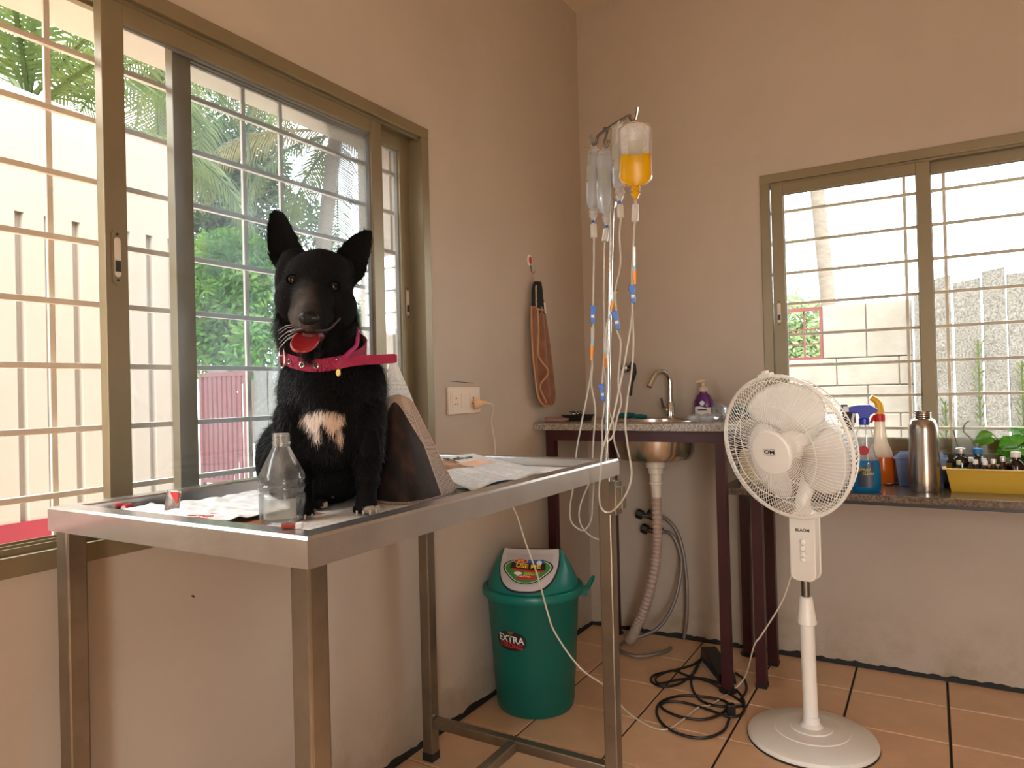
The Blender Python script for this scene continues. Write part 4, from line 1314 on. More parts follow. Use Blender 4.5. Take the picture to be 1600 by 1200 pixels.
# outline rows (top to bottom) in wall metres: y-left, y-right, z relative to tab top
def tow(u, v):
    # v 0 top .. 1 bottom
    zz = tc_.z - 0.10 - v*0.40
    yc = tc_.y+0.010+0.032*v
    wl = 0.052+0.030*math.sin(min(1, v*1.5)*PI/2)
    if v > 0.85: wl *= math.sqrt(max(0.02, 1-((v-0.85)/0.15)**2*0.8))
    y = yc+wl*(2*u-1)+0.012*v*v
    x = 0.022+0.016*math.cos((2*u-1)*7.5+v*1.2)*(0.3+0.7*v)+0.03*(1-abs(2*u-1)**2)*0.6
    return V((max(0.006, x), y, zz))
m = MB(); m.grid(tow, 34, 26); m.build('towel_cloth', M['brown'], tw, smooth=True, solid=0.005)
edge = [tow(0, i/20) for i in range(21)]+[tow(i/16, 1) for i in range(1, 17)]+[tow(1, 1-i/20) for i in range(1, 21)]
m = MB(); m.tube(edge, 0.0042, 6); m.build('binding', M['brown2'], tw, smooth=True)
fold = smooth_path([tow(0.12, 0.02)+V((0.012, 0, 0)), tow(0.20, 0.25)+V((0.014, 0, 0)), tow(0.06, 0.50)+V((0.014, 0, 0)), tow(0.40, 0.66)+V((0.012, 0, 0)), tow(0.22, 0.80)+V((0.012, 0, 0)), tow(0.30, 0.97)+V((0.01, 0, 0))], 5)
m = MB(); m.tube(fold, 0.0042, 6); m.build('binding', M['brown2'], tw, smooth=True)
def tab(u, v):
    z = tc_.z+0.0-v*0.125
    wl = (0.030+0.016*v)*(math.sqrt(max(0.1, 1-(1-min(1, v*4))**2*0.9)))
    return V((0.020+0.022*(1-(2*u-1)**2), tc_.y+0.006+0.012*v+wl*(2*u-1), z))
m = MB(); m.grid(tab, 14, 14); m.build('hanging_tab', M['blackcloth'], tw, smooth=True, solid=0.008)
M['trimdots'] = mat('patterned_trim', (0.55, 0.45, 0.28), 0.9, var=0.8, vscale=300, col2=(0.05, 0.03, 0.02))
e2 = [tab(0.10, 0.12+i*0.066)+V((0.006, 0, 0)) for i in range(12)]+[tab(0.10+0.8*i/8, 0.90)+V((0.006, 0, 0)) for i in range(9)]+[tab(0.92, 0.88-i*0.05)+V((0.006, 0, 0)) for i in range(8)]
m = MB(); m.tube(e2, 0.0036, 5); m.build('tab_trim', M['trimdots'], tw)
m = MB(); p = tow(0.72, 0.02)+V((0.014, 0, 0.005)); m.obox(p, V((0, 1, 0)), V((0, 0.12, -1)).normalized(), V((1, 0, 0)), 0.006, 0.022, 0.0008); m.build('care_label', M['whitep'], tw)

# ------------------------------------------------------------------ drip stand clamped to the table's far corner
PB = V((TX1+0.012, TY1-0.02, 0.52))
ptop = atv(957, 196, PB)
ds = empty('drip_stand', (PB.x, PB.y, PB.z), 'thin steel drip stand rod clamped to the far corner leg of the table', 'drip stand')
rod = [atv(945, 862, PB), atv(948, 720, PB), atv(954, 420, PB), atv(958, 260, PB), ptop]
m = MB(); m.tube(rod, 0.0055, 10); m.build('rod', M['chrome'], ds, smooth=True)
bar = smooth_path([atv(921, 210, PB, 0.10), atv(925, 224, PB, 0.10), atv(931, 224, PB, 0.09), atv(934, 213, PB, 0.08), atv(942, 206, PB, 0.05), ptop, atv(981, 182, PB, -0.10), atv(984, 183, PB, -0.11), atv(989, 189, PB, -0.12), atv(994, 185, PB, -0.125), atv(997, 168, PB, -0.13)], 5)
m = MB(); m.tube(bar, 0.0042, 8); m.build('hook_bar', M['dkchrome'], ds, smooth=True)
m = MB(); m.tube(smooth_path([atv(942, 207, PB, 0.045), atv(945, 200, PB, 0.045), atv(949, 203, PB, 0.045), atv(946, 216, PB, 0.045), atv(944, 224, PB, 0.045), atv(947, 229, PB, 0.045), atv(950, 226, PB, 0.045), atv(951, 219, PB, 0.045)], 4), 0.0035, 7); m.build('s_hook', M['dkchrome'], ds, smooth=True)
m = MB(); m.box((TX1-0.012, TY1-0.045, 0.775), (TX1+0.006, TY1-0.002, 0.86)); m.box((TX1+0.004, TY1-0.035, 0.79), (TX1+0.020, TY1-0.008, 0.845)); m.build('clamp_plate', M['leg'], ds, bevel=0.001)

M['ptag'] = clear('embossed_panel', (0.88, 0.88, 0.84), gloss=0.05, milky=0.35, milk=(0.80, 0.78, 0.68))
M['bagpl'] = clear('soft_clear_bag', (0.93, 0.93, 0.93), gloss=0.10, milky=0.42, milk=(0.86, 0.84, 0.82), noisy=0.10, nscale=40, rough=0.12)
M['tubepl'] = clear('clear_tubing', (0.92, 0.90, 0.86), gloss=0.12, milky=0.62, milk=(0.92, 0.87, 0.78), rough=0.1)
M['fluid'] = clear('clear_infusion_fluid', (0.80, 0.82, 0.84), gloss=0.06, milky=0.35, milk=(0.72, 0.74, 0.76))
M['yfluid'] = clear('yellow_infusion_fluid', (0.95, 0.70, 0.02), gloss=0.03, milky=0.80, milk=(0.95, 0.62, 0.01), trans=0.6, rough=0.25)
M['clampblue'] = mat('blue_roller_clamp', (0.01, 0.13, 0.55), 0.35)
M['orange'] = mat('orange_connector', (0.85, 0.30, 0.02), 0.4)
M['ltblue'] = mat('pale_blue_needle_hub', (0.25, 0.55, 0.70), 0.4)
M['bagink'] = M['bluep']

def drip(label, hang, top, bot, hw, th, level, off, tube_px, clamp, conn, fl_mat, yaw=0.0, loops=None):
    """an infusion bag and its line. pixel rows are on the plane through the stand, off metres behind it"""
    P = lambda x, y, o=0.0: atv(x, y, PB, off+o)
    t0, b0 = P(*top), P(*bot)
    r = empty('infusion_set', b0, label, 'infusion bag', 'infusion bags on the drip stand')
    up = (t0-b0).normalized(); H = (t0-b0).length
    n = V((CAM.x-PB.x, CAM.y-PB.y, 0)).normalized()
    lat = V((-n.y, n.x, 0))
    X = lat*math.cos(yaw)+n*math.sin(yaw); Yv = n*math.cos(yaw)-lat*math.sin(yaw)
    def sec(t):      # half width and half thickness at height t (0 bottom .. 1 top)
        wv = hw*(1-max(0, (0.16-t)/0.16)**2.2*0.72)*(1-max(0, (t-0.93)/0.07)**2*0.25)
        dv = th*(0.25+0.75*math.sin(PI*min(1, max(0, 0.12+t*0.80)))**0.8)
        return wv, dv
    def body(m, ta, tb_, k, n_=14, seg=28):
        vs, fs = [], []
        for i in range(n_+1):
            t = ta+(tb_-ta)*i/n_
            wv, dv = sec(t)
            for q in range(seg):
                a = 2*PI*q/seg
                ca, sa = math.cos(a), math.sin(a)
                vs.append(b0+up*(H*t)+X*(k*wv*math.copysign(abs(ca)**0.7, ca))+Yv*(k*dv*sa))
        for i in range(n_):
            for q in range(seg):
                a_, b_ = i*seg+q, i*seg+(q+1) % seg
                fs.append((a_, b_, b_+seg, a_+seg))
        fs.append(tuple(range(seg-1, -1, -1))); fs.append(tuple(n_*seg+q for q in range(seg)))
        m.add(vs, fs)
    m = MB(); body(m, level, 1, 1); bag = m.build('bag', M['bagpl'], r, smooth=True)
    m = MB(); body(m, 0.0, level, 1.0); m.build('fluid', fl_mat, bag, smooth=True)
    m = MB(); tp_ = t0
    for sg in (-1, 1): m.tube([tp_+X*sg*hw*0.32-up*0.003, tp_.lerp(P(*hang), 0.75)+X*sg*hw*0.26, P(*hang)+up*0.002], 0.0018, 5)
    m.build('hanger_loop', M['tubepl'], r)
    # flat printed panel
    m = MB(); cc = b0+up*(H*0.58)+Yv*(sec(0.58)[1]+0.0015); m.obox(cc, X, up, Yv, hw*0.42, H*0.12, 0.0004); m.build('bag_label', M['ptag'], bag)
    m = MB(); m.lathe([(0.010, 0.006), (0.012, 0.0), (0.014, -0.006), (0.010, -0.010), (0.012, -0.016), (0.008, -0.022), (0.0055, -0.028)], b0, up, 14); m.build('outlet_port', fl_mat if fl_mat is M['yfluid'] else M['bagpl'], r, smooth=True)
    # drip chamber under the port
    ch0 = b0-up*0.026; chb = P(*tube_px[0])
    m = MB(); m.tube([ch0, ch0.lerp(chb, 0.25)], 0.004, 8); m.tube([ch0.lerp(chb, 0.25), ch0.lerp(chb, 0.27), ch0.lerp(chb, 0.97), chb], [0.0045, 0.0085, 0.0085, 0.005], 14); m.build('drip_chamber', M['tubepl'], r, smooth=True)
    m = MB(); cc = ch0.lerp(chb, 0.12); m.ball(cc+n*0.004, 0.0045, 10, 7); m.build('air_vent_cap', M['bluep'] if fl_mat is not M['yfluid'] else M['tubepl'], r, smooth=True)
    pts = [P(*q) if len(q) == 2 else P(q[0], q[1], q[2]) for q in tube_px]
    m = MB(); m.tube(smooth_path(pts, 8), 0.0023, 7); m.build('tube', M['tubepl'], r, smooth=True)
    ca, cb_ = P(*clamp[0], -0.006), P(*clamp[1], -0.006)
    d = (cb_-ca).normalized(); sx_ = d.cross(n).normalized()
    L_ = (cb_-ca).length
    m = MB()
    poly = [(-0.0085, 0), (0.0085, 0), (0.0085, 0.006), (0.006, 0.012), (0.006, L_-0.006), (0.003, L_), (-0.005, L_), (-0.006, L_-0.004), (-0.006, 0.010), (-0.0085, 0.005)]
    m.prism(poly, ca-n*0.006, sx_, d, 0.012 if sx_.cross(d).dot(n) > 0 else -0.012); cl = m.build('roller_clamp', M['clampblue'], r, bevel=0.001)
    m = MB(); m.lathe([(0.0045, -0.004), (0.0045, 0.004)], ca.lerp(cb_, 0.62)+n*0.007, sx_, 12); m.build('roller_wheel', M['whitep'], cl, smooth=True)
    if conn:
        q = [P(*c_, -0.004) for c_ in conn]
        m = MB(); m.tube([q[0], q[1]], [0.0055, 0.0045], 8); m.build('needle_cap', M['tubepl'], r)
        m = MB(); m.tube([q[1], q[1].lerp(q[2], 0.25)], [0.0040, 0.0048], 8); m.build('needle_hub', M['ltblue'], r)
        m = MB(); m.tube([q[1].lerp(q[2], 0.25), q[2]], [0.0052, 0.0028], 8); m.build('connector', M['orange'], r)
    if loops:
        for lp in loops:
            m = MB(); m.tube(smooth_path([P(*q) if len(q) == 2 else P(q[0], q[1], q[2]) for q in lp], 8), 0.0023, 7); m.build('tube', M['tubepl'], r, smooth=True)
    return r

drip('leftmost clear infusion bag on the drip stand', (925, 224), (929, 232), (927, 328), 0.021, 0.020, 0.93, 0.10,
     [(928, 372), (928, 420), (927, 470), (927, 505), (925, 540), (925, 572), (917, 620), (909, 660), (901, 705), (898, 750), (891, 790), (893, 815), (907, 828), (916, 826), (924, 810), (926, 780), (928, 748), (926, 715), (927, 690), (930, 640), (924, 600), (926, 570)],
     ((927, 478), (926, 505)), ((926, 511), (926, 532), (924, 563)), M['fluid'], 0.6,
     [[(926, 745), (912, 775), (905, 800), (908, 820), (920, 835), (935, 843), (945, 842)]])
drip('clear infusion bag hanging second from the left beside the rod', (947, 229), (945, 236), (948, 336), 0.027, 0.022, 0.95, 0.05,
     [(945, 378), (944, 420), (944, 470), (945, 530), (943, 570), (941, 597), (940, 603), (945, 625), (951, 643), (958, 660), (960, 690), (968, 715)],
     ((939, 600), (943, 627)), ((945, 528), (946, 545), (946, 575)), M['fluid'], 0.25,
     [[(944, 575), (947, 600), (944, 640), (941, 665), (941, 700, -0.02), (938, 735, -0.04)]])
drip('nearly empty crumpled infusion bag behind the yellow one', (971, 187), (967, 197), (968, 297), 0.022, 0.014, 0.30, -0.06,
     [(970, 341), (968, 370), (970, 410), (962, 450), (963, 485), (964, 515), (970, 535), (968, 570), (966, 600), (971, 628), (965, 650), (958, 680), (950, 690)],
     ((960, 487), (966, 515)), ((961, 455), (959, 466), (955, 485)), M['fluid'], 0.7,
     [[(956, 487), (949, 505), (946, 530), (948, 560)]])
drip('infusion bag half full of yellow fluid, nearest on the drip stand', (990, 191), (992, 195), (993, 293), 0.040, 0.024, 0.50, -0.125,
     [(992, 347), (990, 380), (988, 420), (988, 470), (989, 500), (990, 540), (987, 580), (981, 620), (977, 660), (980, 690), (985, 720), (987, 742), (982, 764), (970, 785), (957, 798), (946, 800), (938, 790), (936, 765), (939, 735), (940, 710), (948, 680), (957, 655), (967, 610), (977, 560), (984, 520), (988, 490)],
     ((987, 447), (990, 474)), ((991, 386), (991, 416), (992, 444)), M['yfluid'], 0.0)


# ------------------------------------------------------------------ the dog
DG = V((0.484, -2.087, TRAY+0.002))
DFW = V((0.696, -0.718, 0)).normalized()     # it faces the photographer
DLT = V((-DFW.y, DFW.x, 0))                  # viewer's right
def dl(l, f, z): return DG + DLT*l + DFW*f + V((0, 0, z))
dog = empty('dog', DG, 'black dog with a white chest patch sitting on the steel table, mouth open', 'dog')
def persp(l, z, f):
    k = 1-f/1.302
    return dl(l*k, f, 0.207+(z-0.207)*k)
m = MB()
def cap(p0, r0, p1, r1, n=6):
    p0, p1 = dl(*p0), dl(*p1)
    for i in range(n+1):
        t = i/n
        m.ball(p0.lerp(p1, t), r0+(r1-r0)*t, 14, 9)
def ell(c, rad, roll=0.0, pitch=0.0):
    X = DLT*math.cos(roll)+V((0, 0, -1))*math.sin(roll)
    Z = V((0, 0, 1))*math.cos(roll)+DLT*math.sin(roll)
    Fv = X.cross(Z)*-1
    Z2 = Z*math.cos(pitch)+DFW*math.sin(pitch)
    m.ball(dl(*c), 1, 20, 14, X=X, Z=Z2, rad=(rad[0], rad[1], rad[2]))
# skull, brow, cheeks
ell((-0.041, 0.008, 0.398), (0.064, 0.068, 0.062), 0.17)
ell((-0.030, 0.025, 0.425), (0.048, 0.045, 0.036), 0.17)
ell((-0.078, 0.030, 0.372), (0.034, 0.042, 0.038))
ell((-0.076, 0.000, 0.440), (0.030, 0.030, 0.026), 0.2)
ell((-0.006, 0.000, 0.430), (0.034, 0.030, 0.026), 0.2)
ell((-0.098, 0.008, 0.405), (0.014, 0.03, 0.040))
ell((-0.008, 0.026, 0.360), (0.036, 0.042, 0.040))
# muzzle
cap((-0.046, 0.055, 0.372), 0.039, (-0.050, 0.120, 0.331), 0.0225)
cap((-0.064, 0.080, 0.340), 0.023, (-0.062, 0.114, 0.327), 0.0175, 4)
cap((-0.034, 0.080, 0.337), 0.023, (-0.040, 0.114, 0.326), 0.0175, 4)
cap((-0.050, 0.120, 0.330), 0.022, (-0.050, 0.134, 0.324), 0.017, 2)
# lower jaw, open
cap((-0.046, 0.035, 0.338), 0.032, (-0.054, 0.096, 0.282), 0.016)
# neck and ruff
cap((-0.042, -0.02, 0.370), 0.062, (-0.030, -0.045, 0.245), 0.080, 7)
ell((-0.094, -0.01, 0.325), (0.022, 0.04, 0.045)); ell((0.008, -0.015, 0.330), (0.022, 0.04, 0.05))
# chest and shoulders
ell((-0.022, -0.035, 0.200), (0.090, 0.090, 0.088))
ell((-0.022, -0.030, 0.140), (0.082, 0.085, 0.075))
ell((-0.020, 0.030, 0.170), (0.050, 0.035, 0.062))
cap((-0.02, -0.06, 0.22), 0.085, (-0.03, -0.19, 0.10), 0.095, 6)
ell((0.048, -0.045, 0.215), (0.032, 0.06, 0.060)); ell((-0.085, -0.045, 0.210), (0.032, 0.06, 0.060))
# haunches and hind feet
ell((-0.108, -0.125, 0.085), (0.058, 0.085, 0.078)); ell((0.034, -0.160, 0.080), (0.050, 0.080, 0.075))
ell((-0.03, -0.20, 0.07), (0.10, 0.09, 0.068))
ell((-0.025, -0.085, 0.075), (0.082, 0.085, 0.074))
cap((-0.100, -0.130, 0.026), 0.024, (-0.055, -0.028, 0.018), 0.017, 6)
cap((0.045, -0.165, 0.024), 0.024, (0.050, -0.085, 0.017), 0.016, 6)
# front legs
for (sh, el_, wr, pw) in ((( 0.034, 0.000, 0.165), (0.040, 0.006, 0.100), (0.036, 0.040, 0.036), (0.034, 0.056, 0.0165)),
                          ((-0.080, 0.000, 0.165), (-0.082, 0.010, 0.100), (-0.074, 0.046, 0.036), (-0.071, 0.060, 0.0165))):
    cap(sh, 0.042, el_, 0.029, 5); cap(el_, 0.028, wr, 0.019, 6); cap(wr, 0.019, pw, 0.018, 4)
    for q, dx in enumerate((-0.016, -0.0055, 0.0055, 0.016)):
        fx = 0.016 if q in (1, 2) else 0.010
        cap((pw[0]+dx*0.8, pw[1], 0.013), 0.0095, (pw[0]+dx, pw[1]+fx, 0.0105), 0.0088, 2)
for q, dx in enumerate((-0.015, -0.005, 0.005, 0.015)):
    cap((-0.055+dx*0.8, -0.026, 0.013), 0.009, (-0.052+dx, -0.014, 0.0105), 0.0085, 2)
# ears: cupped blades from outlines in the photograph's frontal plane
def ear(outline, f0, cup, th):
    """outline: closed list of (px,py) from inner base over the tip to outer base"""
    pts = []
    for (px_, py_) in outline:
        p = atv(px_, py_, DG, 0.0)
        rel = p-DG
        pts.append((rel.dot(DLT), rel.z))
    n = len(pts)//2
    left = pts[:n+1]; right = pts[n:][::-1]
    rows = []
    for i in range(17):
        t = i/16
        def samp(c):
            q = t*(len(c)-1); a = min(int(q), len(c)-2)
            return (c[a][0]+(c[a+1][0]-c[a][0])*(q-a), c[a][1]+(c[a+1][1]-c[a][1])*(q-a))
        rows.append((samp(left), samp(right)))
    def sf(u, v, back):
        q = v*16; a = min(int(q), 15); k = q-a
        L0 = [rows[a][0][j]*(1-k)+rows[a+1][0][j]*k for j in (0, 1)]
        R0_ = [rows[a][1][j]*(1-k)+rows[a+1][1][j]*k for j in (0, 1)]
        l = L0[0]+(R0_[0]-L0[0])*u; z = L0[1]+(R0_[1]-L0[1])*u
        arch = 1-(2*u-1)**2
        f = f0-cup*arch*(1-0.55*v)-0.012*v
        if back: f -= th*(0.25+0.75*arch**0.5)*(1-0.5*v)
        return persp(l, z, f)
    nu, nv = 14, 18
    vs = []; fs = []
    for back in (0, 1):
        for j in range(nv+1):
            for i in range(nu+1): vs.append(sf(i/nu, j/nv, back))
    W_ = nu+1; B_ = W_*(nv+1)
    for j in range(nv):
        for i in range(nu):
            a = j*W_+i
            fs.append((a, a+1, a+1+W_, a+W_)); fs.append((B_+a, B_+a+W_, B_+a+1+W_, B_+a+1))
        a = j*W_; fs.append((a, a+W_, B_+a+W_, B_+a)); a = j*W_+nu; fs.append((a, B_+a, B_+a+W_, a+W_))
    for i in range(nu):
        fs.append((i, B_+i, B_+i+1, i+1)); a = nv*W_+i; fs.append((a, a+1, B_+a+1, B_+a))
    m.add(vs, fs)
ear([(480, 400), (473, 385), (463, 361), (449, 337), (439, 328), (428, 326), (419, 333), (415.5, 352), (415.5, 380), (419, 406), (440, 432)], 0.010, 0.030, 0.016)
ear([(516, 402), (527, 388), (545, 370), (560, 360), (571, 356), (580, 358), (584, 367), (583, 385), (577, 412), (572, 432), (548, 452)], 0.008, 0.030, 0.016)
tmp = m.build('body_raw', M['ink'])
rm = tmp.modifiers.new('r', 'REMESH'); rm.mode = 'VOXEL'; rm.voxel_size = 0.0042
smo = tmp.modifiers.new('s', 'SMOOTH'); smo.factor = 0.5; smo.iterations = 5
bpy.context.view_layer.update()
dgd = bpy.context.evaluated_depsgraph_get()
bme = bpy.data.meshes.new_from_object(tmp.evaluated_get(dgd))
bpy.data.objects.remove(tmp)
bv = BVHTree.FromPolygons([v.co for v in bme.vertices], [tuple(p.vertices) for p in bme.polygons])

def dog_local(p):
    r = V(p)-DG
    return r.dot(DLT), r.dot(DFW), r.z
def dog_col(p, n):
    """white chest blaze and toe tips, window light greyed into one side of the muzzle; black elsewhere"""
    l, f, z = dog_local(p)
    zf = z
    nz = noise.noise(V(p)*38)*0.5+noise.noise(V(p)*90)*0.35
    if f > -0.02 and n.dot(DFW) > -0.1:
        # chest patch: broad top, two prongs below
        cx = -0.034
        z = z-0.011
        dx = (l-cx)
        inside = max(0, 1-abs(dx)/0.032) if 0.128 < z < 0.172 else 0
        s = 0.0
        top_ = 0.173-0.35*abs(dx+0.0); bot_ = 0.138+0.010*math.cos(dx*190)
        if 0.100 < z < 0.185 and abs(dx) < 0.040:
            e = min(top_-z, z-bot_, 0.037-abs(dx))
            pl = 0.009-math.hypot((l+0.046), (z-0.128)*0.7); pr = 0.008-math.hypot((l+0.008), (z-0.128)*0.55)
            e = max(e, pl, pr)
            s = e+nz*0.008
            if s > 0.0:
                k = min(1, s/0.004)
                tan_ = 0.55 if l > -0.030 else 0.0
                w_ = (0.70, 0.60, 0.53); o_ = (0.50, 0.29, 0.17)
                c_ = [w_[i]*(1-tan_)+o_[i]*tan_ for i in range(3)]
                return [c_[i]*k+0.010*(1-k) for i in range(3)]
    z = zf
    if z < 0.016 and f > 0.055 and nz > 0.05: return [0.38, 0.33, 0.28]
    if z < 0.020 and -0.03 < f < 0.0 and -0.08 < l < -0.02 and nz > -0.05: return [0.45, 0.34, 0.24]
    if f > 0.07 and z > 0.29:
        g = max(0, min(1, (f-0.07)/0.05))*max(0, min(1, (-0.030-l)/0.03))  # window light on the viewer's left of the muzzle, painted into the coat
        g *= 0.5+0.5*max(0, min(1, 0.5+nz*2))
        return [0.005+0.085*g, 0.005+0.070*g, 0.005+0.060*g]
    return [0.0050, 0.0046, 0.0045]

body = bpy.data.objects.new('body', bme)
COL.objects.link(body); body.parent = dog; ORG[body.name] = DG
body.matrix_parent_inverse = Matrix.Translation(-DG)
for p in bme.polygons: p.use_smooth = True
bme.materials.clear()
def fur_mat(name, rough, sheen):
    mt = bpy.data.materials.new(name); mt.use_nodes = True
    nt = mt.node_tree; b = nt.nodes['Principled BSDF']
    at_ = nt.nodes.new('ShaderNodeVertexColor'); at_.layer_name = 'coat'
    nt.links.new(at_.outputs[0], b.inputs['Base Color'])
    b.inputs['Roughness'].default_value = rough; b.inputs['Specular IOR Level'].default_value = 0.10
    b.inputs['Sheen Weight'].default_value = sheen
    tc2 = nt.nodes.new('ShaderNodeTexCoord'); no2 = nt.nodes.new('ShaderNodeTexNoise'); no2.inputs['Scale'].default_value = 260
    nt.links.new(tc2.outputs['Object'], no2.inputs['Vector'])
    bp2 = nt.nodes.new('ShaderNodeBump'); bp2.inputs['Strength'].default_value = 0.35; bp2.inputs['Distance'].default_value = 0.003
    nt.links.new(no2.outputs[0], bp2.inputs['Height']); nt.links.new(bp2.outputs[0], b.inputs['Normal'])
    return mt
M['coat'] = fur_mat('black_coat', 0.9, 0.0)
M['hair'] = fur_mat('coat_hair', 0.45, 0.0)
bme.materials.append(M['coat'])
ca = bme.color_attributes.new('coat', 'FLOAT_COLOR', 'POINT')
for i, v in enumerate(bme.vertices): ca.data[i].color = (*dog_col(v.co, v.normal), 1)

# hair strands
rnd = random.Random(12)
hv, hf, hc = [], [], []
polys = bme.polygons
down = V((0, 0, -1))
for p in polys:
    c = p.center; n = p.normal
    l, f, z = dog_local(c)
    dens = 1.0; L_ = 0.010
    if z > 0.43 or (z > 0.385 and f < 0.0): dens, L_ = 0.5, 0.0045          # ears, crown
    elif z > 0.29 and f > 0.03: dens, L_ = 0.7, 0.0045                        # face
    elif 0.255 < z < 0.37 : dens, L_ = 1.6, 0.018                             # ruff
    elif 0.09 < z <= 0.255: dens, L_ = 1.2, 0.015
    elif z < 0.05: dens, L_ = 0.5, 0.005
    if z < 0.004: continue
    k = int(dens) + (1 if rnd.random() < dens-int(dens) else 0)
    for _ in range(k):
        vs_ = [bme.vertices[i].co for i in p.vertices]
        a, b_ = rnd.random(), rnd.random()
        p0 = vs_[0].lerp(vs_[1], a).lerp(vs_[3 if len(vs_) > 3 else 2].lerp(vs_[2], a), b_)
        flow = (down-n*n.dot(down))
        if z > 0.43: flow = -flow
        if flow.length > 1e-3: flow.normalize()
        d = (n*rnd.uniform(0.25, 0.6)+flow*0.9+V((rnd.gauss(0, .2), rnd.gauss(0, .2), rnd.gauss(0, .2)))).normalized()
        ll = L_*rnd.uniform(0.6, 1.35)
        sd_ = d.cross(n)
        if sd_.length < 1e-4: continue
        sd_ = sd_.normalized()*(0.00055 if L_ > 0.008 else 0.0004)
        k0 = len(hv)
        q1 = p0+d*ll*0.55; d2 = (d+flow*0.5).normalized(); q2 = q1+d2*ll*0.5
        hv += [p0-sd_-n*0.001, p0+sd_-n*0.001, q1+sd_*0.7, q1-sd_*0.7, q2]
        hf += [(k0, k0+1, k0+2, k0+3), (k0+3, k0+2, k0+4)]
        col_ = dog_col(p0, n); vv = rnd.uniform(0.7, 1.3)
        hc += [[x*vv for x in col_]]*5
hm = MB(); hm.v = hv; hm.f = hf; hm.m = [0]*len(hf)
hair = props(hm.build('fur', M['hair'], dog), kind='stuff')
ha = hair.data.color_attributes.new('coat', 'FLOAT_COLOR', 'POINT')
for i, c_ in enumerate(hc): ha.data[i].color = (*c_, 1)

def on_dog(l, z, f_from=0.4):
    """first hit on the dog's front at plane position l, z"""
    h = bv.ray_cast(dl(l, f_from, z), -DFW)
    return h[0] if h[0] else dl(l, 0, z)
# eyes
M['eye'] = mat('dark_wet_eye', (0.010, 0.005, 0.003), 0.08, spec=0.3)
for (l, z) in ((-0.0785, 0.402), (-0.011, 0.390)):
    h = on_dog(l, z)
    e = MB(); e.ball(h-DFW*0.0045, 0.0098, 16, 12); e.build('eye', M['eye'], dog, smooth=True)
    ring = [h+DFW*0.001+DLT*(0.0098*math.cos(2*PI*k/20))+V((0, 0, 0.0078*math.sin(2*PI*k/20))) for k in range(21)]
    e = MB(); e.tube(ring, 0.0016, 6); e.build('eyelid', M['coat'], dog, smooth=True)
# nose pad with nostrils
nb = dl(-0.050, 0.146, 0.328)
M['nose'] = mat('wet_black_nose', (0.005, 0.005, 0.005), 0.35, bump=0.4, bscale=500, spec=0.2)
e = MB(); e.ball(nb, 1, 16, 10, X=DLT, Z=(0, 0, 1), rad=(0.0165, 0.0105, 0.0115)); no_ = e.build('nose', M['nose'], dog, smooth=True)
for sg in (-1, 1):
    e = MB(); e.ball(nb+DLT*sg*0.0075+DFW*0.0085+V((0, 0, -0.001)), 1, 10, 8, X=DLT, Z=(0, 0, 1), rad=(0.0038, 0.003, 0.0032)); e.build('nostril', M['ink'], no_, smooth=True)
# tongue, curled cup hanging from the open mouth
M['tongue'] = mat('wet_red_tongue', (0.30, 0.020, 0.022), 0.35, var=0.2, vscale=60)
M['mouth'] = mat('dark_mouth', (0.10, 0.012, 0.012), 0.5)
def tg(u, v):
    a = 2*u-1
    wv = 0.0215*((0.78+0.44*v) if v < 0.5 else math.sqrt(max(0.0, 1-((v-0.5)/0.5)**2))*0.985+0.015)
    l = -0.053-0.010*v+a*wv
    f = 0.090+0.040*v+0.008*a*a+(0.006*max(0, (v-0.6)/0.4)**2)
    z = 0.314-0.039*v
    return dl(l, f, z)
e = MB(); e.grid(tg, 16, 18); e.build('tongue', M['tongue'], dog, smooth=True, solid=0.0045, angle=180)
e = MB(); e.ball(dl(-0.048, 0.088, 0.304), 1, 16, 10, X=DLT, Z=(0, 0, 1), rad=(0.020, 0.026, 0.012)); e.build('mouth_cavity', M['mouth'], dog, smooth=True)
# lip line
lip = smooth_path([dl(-0.081, 0.075, 0.313), dl(-0.078, 0.108, 0.310), dl(-0.063, 0.131, 0.312), dl(-0.050, 0.138, 0.313), dl(-0.037, 0.130, 0.310), dl(-0.021, 0.106, 0.314), dl(-0.003, 0.08, 0.334)], 5)
e = MB(); e.tube(lip, 0.0026, 6); e.build('lip', mat('dusky_lip', (0.035, 0.018, 0.017), 0.5, spec=0.2), dog, smooth=True)
# whiskers
for k in range(7):
    p0 = dl(-0.074+0.002*(k % 3), 0.105+0.005*(k % 2), 0.322-0.003*k)
    e = MB(); e.tube([p0, p0+DLT*-0.014+V((0, 0, -0.002-0.001*k)), p0+DLT*-0.026+V((0, 0, -0.010-0.002*k))], [0.0004, 0.0003, 0.00015], 4); e.build('whisker', M['whitep'], dog)
# claws
M['claw'] = mat('pale_claw', (0.42, 0.36, 0.30), 0.4)
for (cx, cf) in ((0.034, 0.056), (-0.071, 0.060)):
    for q, dx in enumerate((-0.016, -0.0055, 0.0055, 0.016)):
        fx = 0.016 if q in (1, 2) else 0.010
        p0 = dl(cx+dx, cf+fx+0.006, 0.0085)
        e = MB(); e.tube([p0, p0+DFW*0.005+V((0, 0, -0.002)), p0+DFW*0.008+V((0, 0, -0.006))], [0.0024, 0.0018, 0.0006], 6); e.build('claw', M['claw'], dog, smooth=True)
